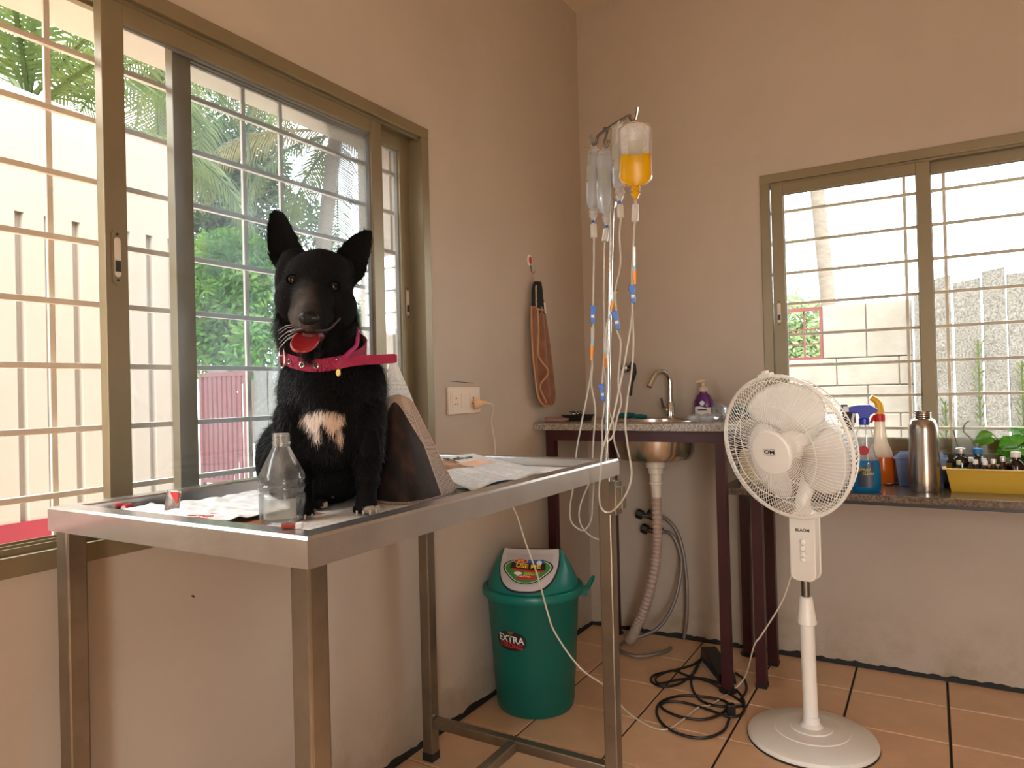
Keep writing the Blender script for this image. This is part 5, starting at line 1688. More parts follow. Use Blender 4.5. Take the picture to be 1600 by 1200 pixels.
# collar fitted round the neck
M['pink'] = mat('magenta_webbing', (0.31, 0.009, 0.055), 0.7, bump=0.8, bscale=350)
cl = empty('collar', dl(-0.035, -0.03, 0.27), parent=dog)
cN = 72
ringp = []
for k in range(cN):
    a = 2*PI*k/cN
    z = 0.292-0.034*math.cos(a)+0.002*math.sin(a)
    ax0 = dl(-0.037, -0.03, z)
    d = DLT*math.sin(a)+DFW*math.cos(a)
    h = bv.ray_cast(ax0+d*0.25, -d)
    rr_ = (h[0]-ax0).dot(d) if h[0] else 0.08
    rr_ = min(rr_, 0.105)
    ringp.append([ax0, d, rr_])
rs = [sum(ringp[(k+j) % cN][2] for j in range(-5, 6))/11 for k in range(cN)]
rs = [max(rs[k], ringp[k][2])+0.0035 for k in range(cN)]
rs = [sum(rs[(k+j) % cN] for j in range(-2, 3))/5 for k in range(cN)]
def colpt(k, h, o=0.0):
    k0 = int(math.floor(k)) % cN; k1 = (k0+1) % cN; t = k-math.floor(k)
    p = (ringp[k0][0]+ringp[k0][1]*(rs[k0]+o)).lerp(ringp[k1][0]+ringp[k1][1]*(rs[k1]+o), t)
    return p+V((0, 0, h))
e = MB(); vs_, fs_ = [], []
for k in range(cN):
    for (h, o) in ((-0.0115, 0), (0.0115, 0.002), (0.0115, 0.0045), (-0.0115, 0.0028)): vs_.append(colpt(k, h, o))
for k in range(cN):
    a, b_ = 4*k, 4*((k+1) % cN)
    for j in range(4): fs_.append((a+j, b_+j, b_+(j+1) % 4, a+(j+1) % 4))
e.add(vs_, fs_); e.build('band', M['pink'], cl, smooth=True)
for k in (-9.5, -5.2, -1.2, 3.0, 6.2):
    c = colpt(k % cN, -0.001, 0.0042); d = ringp[int(k) % cN][1]
    X_, Y_, Z_ = basis(d, (0, 0, 1))
    e = MB(); e.tube([c+X_*0.0042*math.cos(2*PI*q/16)+Y_*0.0042*math.sin(2*PI*q/16) for q in range(17)], 0.0011, 6); ey = e.build('eyelet', M['chrome'], cl, smooth=True)
    e = MB(); e.lathe([(0.0034, 0), (0.0034, 0.0006)], c-d*0.0003, d, 12); e.build('eyelet_hole', M['ink'], ey)
# buckle on the viewer's left
kb = -12.0
c = colpt(kb % cN, 0.004, 0.006); d = ringp[int(kb) % cN][1]
tang = d.cross(V((0, 0, 1))).normalized()
e = MB(); e.tube(smooth_path([c+tang*0.010*math.cos(2*PI*q/12)+V((0, 0, 0.022*math.sin(2*PI*q/12))) for q in range(13)], 3), 0.0019, 7); e.build('buckle', M['chrome'], cl, smooth=True)
e = MB(); e.tube([c+tang*0.009, c-tang*0.009], 0.0013, 6); e.build('buckle_pin', M['chrome'], cl, smooth=True)
# loose strap end sticking out to the right
s0 = colpt(4.5, -0.002, 0.006)
path = smooth_path([colpt(2.0, -0.003, 0.005), s0, dl(0.028, 0.062, 0.264), dl(0.060, 0.050, 0.266), dl(0.094, 0.038, 0.268)], 6)
e = MB(); vs_, fs_ = [], []
for i, p in enumerate(path):
    for (h, o) in ((-0.0082, 0), (0.0082, 0), (0.0082, 0.003), (-0.0082, 0.003)):
        k_ = 0.78 if i == len(path)-1 else 1.0
        vs_.append(p+V((0, 0, h*k_))+DFW*o)
for i in range(len(path)-1):
    a, b_ = 4*i, 4*i+4
    for j in range(4): fs_.append((a+j, a+(j+1) % 4, b_+(j+1) % 4, b_+j))
fs_ += [(0, 1, 2, 3), (4*len(path)-4, 4*len(path)-1, 4*len(path)-2, 4*len(path)-3)]
e.add(vs_, fs_); e.build('strap_end', M['pink'], cl)
# thin leash loop going up at the right and the tag
p0 = colpt(5.0, 0.0, 0.008); p1 = colpt(10.5, 0.022, 0.004); p2 = colpt(13.0, 0.046, -0.004)
e = MB(); e.tube(smooth_path([p0, p0.lerp(p1, 0.5)+DFW*0.003, p1, p2], 5), [0.0048-0.0001*i for i in range(16)], 7); e.build('side_cord', mat('pink_cord', (0.40, 0.03, 0.13), 0.6), cl, smooth=True)
e = MB(); e.tube([p0+V((0, 0, 0.008)), p0+V((0.004, 0, 0.0)), p0+V((0, 0, -0.012))], 0.0016, 6); e.tube([p0+V((-0.006, -0.004, 0.006)), p0+V((0.004, 0.004, -0.004))], 0.0016, 6); e.build('tag_ring', M['dkchrome'], cl, smooth=True)
e = MB(); e.lathe([(0.0065, 0), (0.0065, 0.0012)], p0+V((-0.003, -0.002, -0.018))+DFW*0.004, (DFW+V((0, 0, 0.15))).normalized(), 16, sx=1.0, sy=0.62, xdir=(0, 0, 1)); e.build('tag', mat('brass_tag', (0.62, 0.42, 0.12), 0.3, 0.8), cl, smooth=True)

# ------------------------------------------------------------------ things on the steel table
M['pet'] = clear('clear_bottle_plastic', (0.97, 0.97, 0.96), gloss=0.10, milky=0.14, milk=(0.85, 0.85, 0.82), noisy=0.10, nscale=70, rough=0.05)
M['paper'] = mat('white_paper', (0.88, 0.87, 0.85), 0.8, var=0.05, vscale=20)
M['news'] = print_mat('newsprint', paper=(0.88, 0.86, 0.82), ink=(0.40, 0.39, 0.38), lines=90, cols=5, trans=0.6)
M['news2'] = print_mat('newsprint_with_pictures', ink=(0.34, 0.33, 0.32), lines=120, cols=6, pict=[(0.1, 0.5, 0.55, 0.85, (0.35, 0.14, 0.05), (0.62, 0.45, 0.30))])
M['newsdark'] = print_mat('newsprint_with_dark_photo', paper=(0.50, 0.38, 0.30), ink=(0.12, 0.09, 0.07), lines=70, cols=5, pict=[(-0.1, 0.80, 0.03, 0.97, (0.015, 0.008, 0.006), (0.075, 0.03, 0.018))], dome=1.9)

bc = at(442, 815, 2, TRAY); bc.z = TRAY
bt = empty('plastic_bottle', bc, 'small empty clear plastic bottle without cap beside the dog', 'bottle')
m = MB()
m.lathe([(0.0, 0.004), (0.028, 0.003), (0.034, 0.0), (0.0375, 0.006), (0.0375, 0.046), (0.0350, 0.049), (0.0355, 0.053), (0.0375, 0.056), (0.0375, 0.061), (0.0352, 0.064), (0.0360, 0.068), (0.0380, 0.073), (0.0365, 0.079), (0.0155, 0.121), (0.0140, 0.124), (0.0140, 0.128), (0.0152, 0.129), (0.0152, 0.132), (0.0136, 0.133), (0.0136, 0.147), (0.0124, 0.147), (0.0124, 0.124)], bc, seg=40, closed=True)
m.build('bottle_wall', M['pet'], bt, smooth=True, angle=35)
m = MB()
for k in range(3): m.tube([bc+V((0.0142*math.cos(a), 0.0142*math.sin(a), 0.136+0.0038*k+0.0006*a)) for a in [2*PI*q/20 for q in range(21)]], 0.0008, 5)
m.build('neck_thread', M['pet'], bt, smooth=True)
tcam = V((CAM.x-bc.x, CAM.y-bc.y, 0)).normalized(); tlat = V((-tcam.y, tcam.x, 0))
m = MB(); m.grid(lambda u, v: bc+(tcam*math.cos((u-0.6)*1.5)+tlat*math.sin((u-0.6)*1.5))*0.0379+V((0, 0, 0.010+0.032*v)), 12, 3); m.build('embossed_panel', M['ptag'], bt, smooth=True)

# flat and crumpled sheets on the tray
def sheet(name, label, corners, z, mt, seed, amp=0.004, nu=24, nv=18, cat='newspaper', group='papers on the steel table', origin=None, fn=None, freq=14):
    a, b, c, d = [V(p) for p in corners]
    m = MB()
    def f_(u, v):
        p = a.lerp(b, u).lerp(d.lerp(c, u), v)
        h = noise.noise(V((p.x*freq, p.y*freq, seed)))+0.5*noise.noise(V((p.x*freq*2.3, p.y*freq*2.3, seed+3)))
        q = V((p.x, p.y, z+amp+amp*0.9*max(-1, min(1.6, h))))
        if fn: q = fn(u, v, q)
        return q
    m.grid(f_, nu, nv)
    o = m.build(name, mt, None, smooth=True, solid=0.0005, origin=(a+c)/2, angle=180)
    return props(o, label, cat, group)
T = lambda x, y: at(x, y, 2, TRAY)
sheet('newspaper_sheet', 'white newspaper sheet spread under the dog', [(0.625, -2.30, 0), (0.63, -1.98, 0), (0.36, -1.93, 0), (0.33, -2.29, 0)], TRAY, M['news2'], 1.0, 0.0012)
sheet('crumpled_paper', 'crumpled white paper with red print between the wrapper and the bottle', [(0.40, -2.322, 0), (0.41, -2.13, 0), (0.17, -2.02, 0), (0.11, -2.315, 0)], TRAY+0.002, M['paper'], 5.0, 0.008, 60, 50, 'paper', freq=26)
pr = MB(); rp = random.Random(9)
for k in range(9):
    x, y = 0.36+rp.uniform(-0.03, 0.02), -2.285+rp.uniform(-0.015, 0.03)
    pr.obox((x, y, TRAY+0.0155), (0.8, 0.6, 0), (-0.6, 0.8, 0), (0, 0, 1), rp.uniform(0.004, 0.010), 0.0012, 0.0004)
o = pr.build('red_print', M['red'], None, origin=(0.36, -2.28, TRAY)); 
cp_ = bpy.data.objects['crumpled_paper']; o.parent = cp_; o.location = V((0.36, -2.28, TRAY))-cp_.location
sheet('newspaper_sheet', 'pale newspaper sheet covering the far end of the steel table', [(0.643, -1.78, 0), (0.645, -1.345, 0), (0.10, -1.345, 0), (0.10, -1.78, 0)], TRAY, mat('plain_newsprint', (0.88, 0.85, 0.79), 0.75, var=0.06, vscale=14), 3.0, 0.0015)
mg = [V((0.600, -1.845, 0)), V((0.600, -1.480, 0)), V((0.355, -1.480, 0)), V((0.270, -1.640, 0))]
def mag_z(u, v):
    return TRAY+0.008+0.010*abs(math.sin(2*PI*u))*(1-v)+0.037*v**1.3
def mag(u, v, q):
    return V((q.x, q.y, mag_z(u, v)))
ng = sheet('open_newspaper', 'open newspaper pages with a headline lying beyond the paper tent', mg, TRAY+0.003, M['news2'], 7.0, 0.001, 30, 18, fn=mag)
vs, fs = glyphs('Refur', 1.0, bold=0.015)
def head_pt(x, y):
    u, v = 0.60+0.19*x, 0.86+0.13*y
    p = mg[0].lerp(mg[1], u).lerp(mg[3].lerp(mg[2], u), v)
    return V((p.x, p.y, mag_z(u, v)+0.0012))
hl = MB().add([head_pt(x, y) for x, y in vs], fs).build('headline', M['ink'], ng)
m = MB(); m.grid(lambda u, v: (lambda p, uu, vv: V((p.x, p.y, mag_z(uu, vv)+0.0010)))(mg[0].lerp(mg[1], 0.42+0.4*u).lerp(mg[3].lerp(mg[2], 0.42+0.4*u), 0.56+0.17*v), 0.42+0.4*u, 0.56+0.17*v), 10, 6)
m.build('printed_picture', mat('orange_newsprint_picture', (0.62, 0.30, 0.14), 0.8, var=0.6, vscale=45, col2=(0.70, 0.60, 0.50)), ng)
# blue page edge under the magazine
sheet('blue_leaflet', 'blue printed leaflet peeping out under the open newspaper', [T(735, 770), T(795, 752), T(770, 742), T(720, 755)], TRAY+0.001, mat('blue_leaflet_print', (0.05, 0.22, 0.50), 0.5), 4.0, 0.0008, 10, 8, 'leaflet')

# newspaper standing like a tent behind the dog
tn = empty('newspaper_tent', (0.52, -1.92, TRAY), 'folded newspaper with a dark photo standing like a tent right of the dog', 'newspaper', 'papers on the steel table')
bl_ = at(588, 786, 2, TRAY+0.001); br_ = at(714, 768, 2, TRAY+0.001); bm_ = at(650, 797, 2, TRAY+0.001)
al_ = atv(600, 626, (0.47, -1.93, 0)); ar_ = atv(645, 628, (0.47, -1.93, 0)); am_ = atv(622, 606, (0.475, -1.935, 0))
def tent(u, v):
    base = bl_*(1-u)**2+bm_*2*u*(1-u)+br_*u*u
    topc = al_*(1-u)**2+am_*2*u*(1-u)*1.0+ar_*u*u
    p = base.lerp(topc, v)
    out = V((0.62, -0.78, 0))
    return p+out*(0.030*math.sin(PI*u)*math.sin(PI*min(1, v*0.75+0.12)))
m = MB(); m.grid(tent, 30, 30); m.build('front_page', M['newsdark'], tn, smooth=True, solid=0.0006, angle=180)
bp0, bp1, bpt = atv(586, 780, (0.44, -1.96, 0), 0.03), atv(705, 755, (0.44, -1.93, 0), 0.05), atv(614, 566, (0.44, -1.94, 0), 0.03)
bp0.z = bp1.z = TRAY+0.001
def backp(u, v):
    base = bp0.lerp(bp1, u)
    tip = bpt+(bp1-bp0)*((u-0.5)*0.10)
    return base.lerp(tip, v**0.9)+V((-0.6, 0.7, 0))*(0.012*math.sin(PI*v))
m = MB(); m.grid(backp, 16, 20); m.build('back_page', M['news'], tn, smooth=True, solid=0.0006, angle=180)
e1 = [tent(1, i/14) for i in range(15)]
m = MB(); m.tube(e1, 0.0016, 5); m.build('page_edge', mat('pinkish_page_edge', (0.55, 0.33, 0.26), 0.8), tn)

# foil sachet, small red packet, capped sample tubes
sc_ = T(266, 806)
fo = empty('foil_sachet', (sc_.x, sc_.y, TRAY), 'small red and silver foil sachet standing against the tray rim', 'sachet')
X_ = (V((0.95, 0.1, 0.0))).normalized(); up_ = V((0.10, 0.12, 1)).normalized()
M['foil'] = mat('printed_foil', (0.30, 0.24, 0.20), 0.3, 0.4, var=0.6, vscale=90)
so = V((sc_.x-0.018, sc_.y, TRAY+0.006))
m = MB(); m.grid(lambda u, v: so+X_*(0.036*u)+up_*(0.038*v)+V((0, 0.004*math.sin(u*PI), 0)), 6, 6); m.build('packet', M['foil'], fo, smooth=True, solid=0.0012)
m = MB(); m.add([so+X_*0.010+up_*0.037+V((0, -0.003, 0)), so+X_*0.034+up_*0.037+V((0, -0.003, 0)), so+X_*0.030+up_*0.016+V((0, -0.0005, 0)), so+X_*0.022+up_*0.022+V((0, -0.0005, 0))], [(0, 1, 2, 3)]); m.build('red_corner', M['red'], fo)
M['redlab0'] = mat('brick_red_print', (0.30, 0.03, 0.015), 0.5)
rc0 = at(452, 826, 2, TZ)
rp_ = empty('red_packet', (rc0.x, rc0.y, TZ), 'tiny red and white packet lying on the table corner rim', 'packet')
X2 = CR.copy(); X2.z = 0; X2.normalize(); Y2 = V((-X2.y, X2.x, 0))
m = MB(); m.obox((rc0.x, rc0.y, TZ+0.004), X2, Y2, V((0, 0, 1)), 0.010, 0.005, 0.003); m.build('red_part', M['redlab0'], rp_, bevel=0.001)
m = MB(); m.obox(V((rc0.x, rc0.y, TZ+0.004))+X2*0.0145, X2, Y2, V((0, 0, 1)), 0.0045, 0.006, 0.004); m.build('white_part', M['whitep'], rp_, bevel=0.001)
for i, (px_, py_, cm, lab) in enumerate(((172, 792, M['red'], 'sample tube with a pink end lying in the tray corner by the sash'), (193, 794, M['red'], 'sample tube with a red cap lying beside the tray corner'))):
    c0 = at(px_, py_, 2, TRAY+0.009); d = V((-0.35, 0.94, 0)).normalized()
    t_ = empty('sample_tube', (c0.x, c0.y, TRAY), lab, 'sample tube', 'sample tubes in the tray')
    c0.z = TRAY+0.008
    m = MB(); m.lathe([(0.0, 0), (0.0078, 0.001), (0.0078, 0.018), (0.0065, 0.02)], c0, d, 14); m.build('cap', cm, t_, smooth=True)
    m = MB(); m.lathe([(0.0062, 0.018), (0.0062, 0.066), (0.004, 0.072), (0, 0.073)], c0, d, 14); m.build('tube', M['pet'], t_, smooth=True)
    m = MB(); m.lathe([(0.0, -0.001), (0.005, -0.0008), (0.005, 0.001)], c0, d, 12); m.build('cap_end', M['whitep'] if i else mat('pink_cap_end', (0.60, 0.20, 0.42), 0.5), t_)

# ------------------------------------------------------------------ things on the sink counter
hwp = V((0.578, -0.10, SCZ))
hw_ = empty('handwash_bottle', hwp, 'purple handwash pump bottle standing behind the sink', 'bottle')
M['purple'] = mat('purple_plastic', (0.10, 0.015, 0.13), 0.25)
m = MB(); m.lathe([(0.0, 0.0), (0.036, 0.0), (0.040, 0.005), (0.041, 0.045), (0.037, 0.075), (0.025, 0.098), (0.016, 0.104), (0.016, 0.112)], hwp, seg=28, sy=0.62, xdir=(1, 0, 0)); hb = m.build('bottle_body', M['purple'], hw_, smooth=True)
def hwpt(x, z, off=0.0012):
    k = 0.0405 if z < 0.05 else 0.0405-(z-0.05)*0.22
    return hwp+V((x, -math.sqrt(max(0, 1-(x/k)**2))*k*0.62-off, z))
m = MB(); m.grid(lambda u, v: hwpt(-0.033+0.066*u, 0.008+0.040*v+0.003*math.sin(6*u)), 14, 4); m.build('label', M['whitep'], hb, smooth=True)
m = MB(); m.grid(lambda u, v: hwpt(-0.018+0.036*u, 0.034+0.006*v, 0.002), 8, 1); m.build('label_bar', M['ink'], hb)
m = MB(); m.grid(lambda u, v: hwpt(0.010*v*math.cos(2*PI*u), 0.064+0.010*v*math.sin(2*PI*u), 0.0022), 16, 2); m.build('label_badge', M['whitep'], hb)
m = MB(); m.lathe([(0.017, 0.112), (0.017, 0.128), (0.009, 0.132), (0.006, 0.134), (0.006, 0.152)], hwp, seg=18); m.tube([hwp+V((0.006, 0.0, 0.156)), hwp+V((-0.004, -0.006, 0.156)), hwp+V((-0.026, -0.016, 0.152))], [0.009, 0.008, 0.005], 10); m.build('pump', mat('cream_pump', (0.62, 0.46, 0.30), 0.4), hw_, smooth=True)

M['film'] = clear('clear_plastic_film', (0.90, 0.92, 0.94), gloss=0.2, milky=0.38, milk=(0.85, 0.85, 0.85), noisy=0.2, nscale=50, rough=0.15)
def crumple(name, label, c, rad, mt, seed, cat, amp=0.45, freq=30):
    m = MB(); m.ball(c, 1, 26, 16, rad=rad)
    for i, p in enumerate(m.v):
        d = p-V(c); k = 1+amp*noise.noise(p*freq+V((seed, 0, 0)))+amp*0.5*noise.noise(p*freq*2.5)
        q = V(c)+d*k
        q.z = max(q.z, c[2]-rad[2]*0.98)
        m.v[i] = q
    return props(m.build(name, mt, None, smooth=True, origin=(c[0], c[1], c[2]-rad[2]), angle=70), label, cat)
b_ = at(1092, 661, 2, SCZ); crumple('plastic_bag', 'crumpled clear plastic bag at the front edge of the sink counter', (b_.x, b_.y+0.05, SCZ+0.016), (0.055, 0.035, 0.016), M['film'], 2, 'plastic bag')
b_ = at(1127, 660, 2, SCZ)
gb = empty('plastic_bowl', (0.71, -0.30, SCZ), 'clear plastic bowl on its side at the right end of the sink counter', 'bowl')
c = V((0.708, -0.27, SCZ+0.033))
m = MB(); m.lathe([(0.0, 0.0), (0.018, 0.001), (0.030, 0.018), (0.033, 0.045), (0.031, 0.045), (0.028, 0.019), (0.016, 0.003), (0, 0.002)], c, (-0.4, -0.9, 0.05), 26); m.build('bowl_wall', M['film'], gb, smooth=True)
M['teal3'] = mat('teal_sponge', (0.0, 0.16, 0.16), 0.8, bump=0.5, bscale=200)
for i, (px_, py_, sx_, lab, rz) in enumerate(((980, 643, 0.042, 'teal cleaning pad lying at the left behind the sink', 0.1), (1000, 648, 0.032, 'smaller teal cleaning pad in front of the larger one', -0.1))):
    c = at(px_, py_, 1, -0.075-0.05*i); 
    m = MB(); m.ball((c.x, c.y, SCZ+(0.013 if i == 0 else 0.0105)), 1, 20, 12, X=(math.cos(rz), math.sin(rz), 0), rad=(sx_, 0.024, 0.013 if i == 0 else 0.010))
    props(m.build('cleaning_pad', M['teal3'], None, smooth=True, origin=(c.x, c.y, SCZ)), lab, 'cleaning pad', 'teal cleaning pads')
# black tray with a coil of wire
c = V((0.085, -0.27, SCZ))
bt_ = empty('black_tray', c, 'small black tray holding loose wire at the left end of the sink counter', 'tray')
m = MB(); m.lathe([(0.0, 0.003), (0.045, 0.003), (0.052, 0.0), (0.062, 0.022), (0.066, 0.022), (0.066, 0.025), (0.060, 0.025), (0.049, 0.006), (0, 0.006)], c, seg=4, sx=1.15, sy=0.95, xdir=(1, 1, 0)); m.build('tray_body', M['black'], bt_)
wp_ = [c+V((0.02*math.cos(a*1.7)-0.01, 0.022*math.sin(a*1.3), 0.026+0.014*abs(math.sin(a*0.9)))) for a in [0.35*k for k in range(46)]]
m = MB(); m.tube(wp_, 0.0016, 6); m.build('wire', M['dkchrome'], bt_, smooth=True)
crumple('pink_wrapper', 'crumpled pale pink wrapper at the left corner of the sink counter', (0.075, -0.45, SCZ+0.011), (0.055, 0.03, 0.011), clear('pink_film', (0.9, 0.8, 0.78), 0.1, milky=0.6, milk=(0.75, 0.48, 0.42)), 4, 'wrapper')
crumple('teal_cloth', 'bunched dark teal cloth behind the fan on the sink counter', (0.735, -0.11, SCZ+0.026), (0.036, 0.04, 0.026), M['teal3'], 6, 'cloth', 0.3)

# ------------------------------------------------------------------ things on the window counter
Z2 = RCZ
def spray(name, base, label, cat, prof, liq, lmat, wallm, sx=1.0, sy=0.7):
    r = empty(name, base, label, cat)
    up_p = [p for p in prof if p[1] > liq]
    lp = [(p[0], p[1]) for p in prof if p[1] <= liq]
    # interpolate the top of the liquid
    for a, b in zip(prof, prof[1:]):
        if a[1] <= liq < b[1]:
            t = (liq-a[1])/(b[1]-a[1]); edge_ = (a[0]+(b[0]-a[0])*t, liq); lp.append(edge_); up_p.insert(0, edge_)
    m = MB(); m.lathe(up_p, base, seg=30, sx=sx, sy=sy, xdir=(1, 0, 0), closed=True); bo_ = m.build('bottle_body', wallm, r, smooth=True)
    lp.append((0.0, liq))
    m = MB(); m.lathe(lp, base, seg=30, sx=sx, sy=sy, xdir=(1, 0, 0)); m.build('liquid', lmat, r, smooth=True, angle=50)
    return r, bo_
M['bluel'] = clear('blue_cleaner', (0.05, 0.45, 0.75), gloss=0.08, milky=0.55, milk=(0.02, 0.30, 0.50))
M['orangel'] = clear('orange_cleaner', (0.95, 0.30, 0.02), gloss=0.05, milky=0.78, milk=(0.95, 0.24, 0.02))
M['milky'] = clear('milky_bottle_wall', (0.95, 0.88, 0.80), gloss=0.08, milky=0.55, milk=(0.82, 0.68, 0.52))
M['bluep2'] = mat('royal_blue_plastic', (0.01, 0.03, 0.42), 0.35)
M['yellowpl'] = mat('yellow_plastic', (0.80, 0.45, 0.02), 0.35)
M['redpl'] = mat('red_plastic', (0.60, 0.015, 0.015), 0.35)
b0 = V((1.188, -0.318, Z2))
r, bo_ = spray('glass_cleaner_bottle', b0, 'spray bottle of blue glass cleaner with a blue trigger head', 'spray bottle',
               [(0.0, 0.0), (0.040, 0.0), (0.046, 0.006), (0.047, 0.06), (0.044, 0.10), (0.032, 0.13), (0.026, 0.16), (0.029, 0.185), (0.024, 0.21), (0.014, 0.225), (0.013, 0.24)], 0.108, M['bluel'], M['pet'])
fr_ = V((CAM.x-b0.x, CAM.y-b0.y, 0)).normalized(); lt_ = V((-fr_.y, fr_.x, 0))
hd_ = empty('trigger_head', b0+V((0, 0, 0.24)), parent=r)
m = MB(); m.lathe([(0.0165, 0.228), (0.0165, 0.250), (0.014, 0.252)], b0, seg=16)
poly = [(-0.046, 0.272), (-0.046, 0.290), (-0.018, 0.296), (0.020, 0.296), (0.044, 0.280), (0.040, 0.272), (0.020, 0.262), (0.015, 0.250), (-0.013, 0.250), (-0.018, 0.268)]
m.prism(poly, b0-fr_*0.012, lt_, V((0, 0, 1)), -0.024 if lt_.cross(V((0, 0, 1))).dot(fr_) < 0 else 0.024)
m.build('head', M['bluep2'], hd_, bevel=0.002)
m = MB(); m.obox(b0+lt_*-0.054+V((0, 0, 0.282)), lt_, fr_, V((0, 0, 1)), 0.010, 0.009, 0.009); m.tube([b0+lt_*-0.030+V((0, 0, 0.268)), b0+lt_*-0.036+V((0, 0, 0.245)), b0+lt_*-0.032+V((0, 0, 0.225))], [0.005, 0.005, 0.003], 8); m.build('trigger', M['whitep'], hd_, bevel=0.001)
m = MB(); m.tube([b0+V((0.003, 0, 0.235)), b0+V((0.008, 0, 0.12)), b0+V((0.012, 0, 0.01))], 0.002, 6); m.build('dip_tube', M['tubepl'], r)
def bpt(x, z, off=0.001):
    k = 0.047 if z < 0.06 else 0.047-(z-0.06)*0.10
    s_ = math.sqrt(max(0, 1-(x/k)**2))*k*0.7
    return b0+V((1, 0, 0))*x+V((0, -1, 0))*(s_+off)+V((0, 0, z))
def bpt2(x, z, off=0.0012): return bpt(x, z, off)
m = MB(); m.grid(lambda u, v: bpt2(-0.022+0.048*u, 0.018+v*(0.058+0.030*u)), 10, 6); m.build('label', mat('navy_label', (0.012, 0.022, 0.05), 0.4), bo_, smooth=True)
for t_, xx, zz, sz in (('SPRAY', 0.0, 0.083, 0.013), ('CLEAN', 0.010, 0.070, 0.011)):
    vs, fs = glyphs(t_, sz, bold=0.0003); MB().add([bpt2(xx+x, zz-0.006+y, 0.0022) for x, y in vs], fs).build('lettering', mat('olive_print', (0.45, 0.38, 0.02), 0.5), bo_)
m = MB(); m.grid(lambda u, v: b0+V((-0.002+0.016*v*math.cos(2*PI*u), -0.030, 0.142+0.016*v*math.sin(2*PI*u))), 18, 2); m.build('round_label', mat('crimson_label', (0.38, 0.01, 0.03), 0.5), bo_)
b1_ = V((1.222, -0.085, Z2))
r, bo_ = spray('orange_spray_bottle', b1_, 'spray bottle of orange liquid with a red and yellow head', 'spray bottle',
               [(0.0, 0.0), (0.040, 0.0), (0.044, 0.005), (0.0445, 0.095), (0.036, 0.125), (0.024, 0.155), (0.019, 0.20), (0.016, 0.235)], 0.098, M['orangel'], M['milky'])
m = MB(); m.lathe([(0.0185, 0.228), (0.0185, 0.254), (0.016, 0.256)], b1_, seg=18); m.tube([b1_+lt_*-0.014+V((0, 0, 0.252)), b1_+lt_*-0.024+V((0, 0, 0.235)), b1_+lt_*-0.030+V((0, 0, 0.222))], [0.006, 0.006, 0.004], 8); m.build('collar', M['redpl'], r, smooth=True)
m = MB(); m.tube(smooth_path([b1_+V((0, 0, 0.252)), b1_+V((0, 0, 0.278)), b1_+lt_*-0.006+V((0, 0, 0.30)), b1_+lt_*-0.028+fr_*0.006+V((0, 0, 0.318))], 5), [0.0165-0.0004*i for i in range(16)], 12); m.build('nozzle', M['yellowpl'], r, smooth=True)
b2_ = V((1.118, -0.10, Z2))
r, bo_ = spray('white_spray_bottle', b2_, 'clear spray bottle with a black trigger head, half hidden by the fan guard', 'spray bottle',
               [(0.0, 0.0), (0.034, 0.0), (0.038, 0.005), (0.038, 0.12), (0.030, 0.16), (0.018, 0.185), (0.014, 0.20)], 0.07, M['fluid'], M['film'])
m = MB(); m.lathe([(0.017, 0.196), (0.017, 0.222), (0.012, 0.226)], b2_, seg=14); m.obox(b2_+lt_*0.004+V((0, 0, 0.245)), lt_, fr_, V((0, 0, 1)), 0.022, 0.012, 0.022); m.obox(b2_+lt_*-0.012+V((0, 0, 0.278)), lt_, fr_, V((0, 0, 1)), 0.012, 0.010, 0.014); m.build('trigger_head', M['black'], r, bevel=0.003)
# steel flask
fk = V((1.362, -0.245, Z2))
fl_ = empty('steel_flask', fk, 'brushed steel flask without lid on the window counter', 'flask')
M['flask'] = mat('flask_steel', (0.40, 0.35, 0.30), 0.24, 0.95, var=0.08, vscale=4)
m = MB(); m.lathe([(0.0, 0.002), (0.043, 0.002), (0.046, 0.0), (0.047, 0.006), (0.047, 0.09), (0.0445, 0.17), (0.0455, 0.205), (0.043, 0.222), (0.037, 0.240), (0.033, 0.243), (0.028, 0.247)], fk, seg=40); m.build('flask_body', M['flask'], fl_, smooth=True)
m = MB()
m.lathe([(0.0245, 0.243), (0.0245, 0.268), (0.0255, 0.271), (0.023, 0.271), (0.022, 0.245)], fk, seg=30, closed=True)
for k in range(3): m.lathe([(0.0245, 0.249+0.007*k), (0.0265, 0.2505+0.007*k), (0.0245, 0.252+0.007*k)], fk, seg=30, closed=True)
m.build('threaded_neck', M['flask'], fl_, smooth=True)
# blue plastic box with lid
bb = empty('blue_plastic_box', (1.33, -0.09, Z2), 'translucent pale blue plastic box with lid behind the steel flask', 'box')
M['bluebox'] = clear('pale_blue_plastic', (0.75, 0.85, 0.98), gloss=0.08, milky=0.55, milk=(0.52, 0.66, 0.90))
m = MB()
def taper_box(m, x0, x1, y0, y1, z0, z1, d, mi=0):
    m.add([(x0+d, y0+d, z0), (x1-d, y0+d, z0), (x1-d, y1-d, z0), (x0+d, y1-d, z0), (x0, y0, z1), (x1, y0, z1), (x1, y1, z1), (x0, y1, z1)], [(0, 3, 2, 1), (0, 1, 5, 4), (1, 2, 6, 5), (2, 3, 7, 6), (3, 0, 4, 7)], mi)
taper_box(m, 1.272, 1.428, -0.150, -0.030, Z2+0.001, Z2+0.098, 0.011); m.build('box_body', M['bluebox'], bb, solid=0.002)
m = MB(); m.box((1.266, -0.155, Z2+0.096), (1.434, -0.025, Z2+0.105)); m.box((1.280, -0.142, Z2+0.105), (1.420, -0.038, Z2+0.117)); m.build('box_lid', M['bluebox'], bb, bevel=0.004)
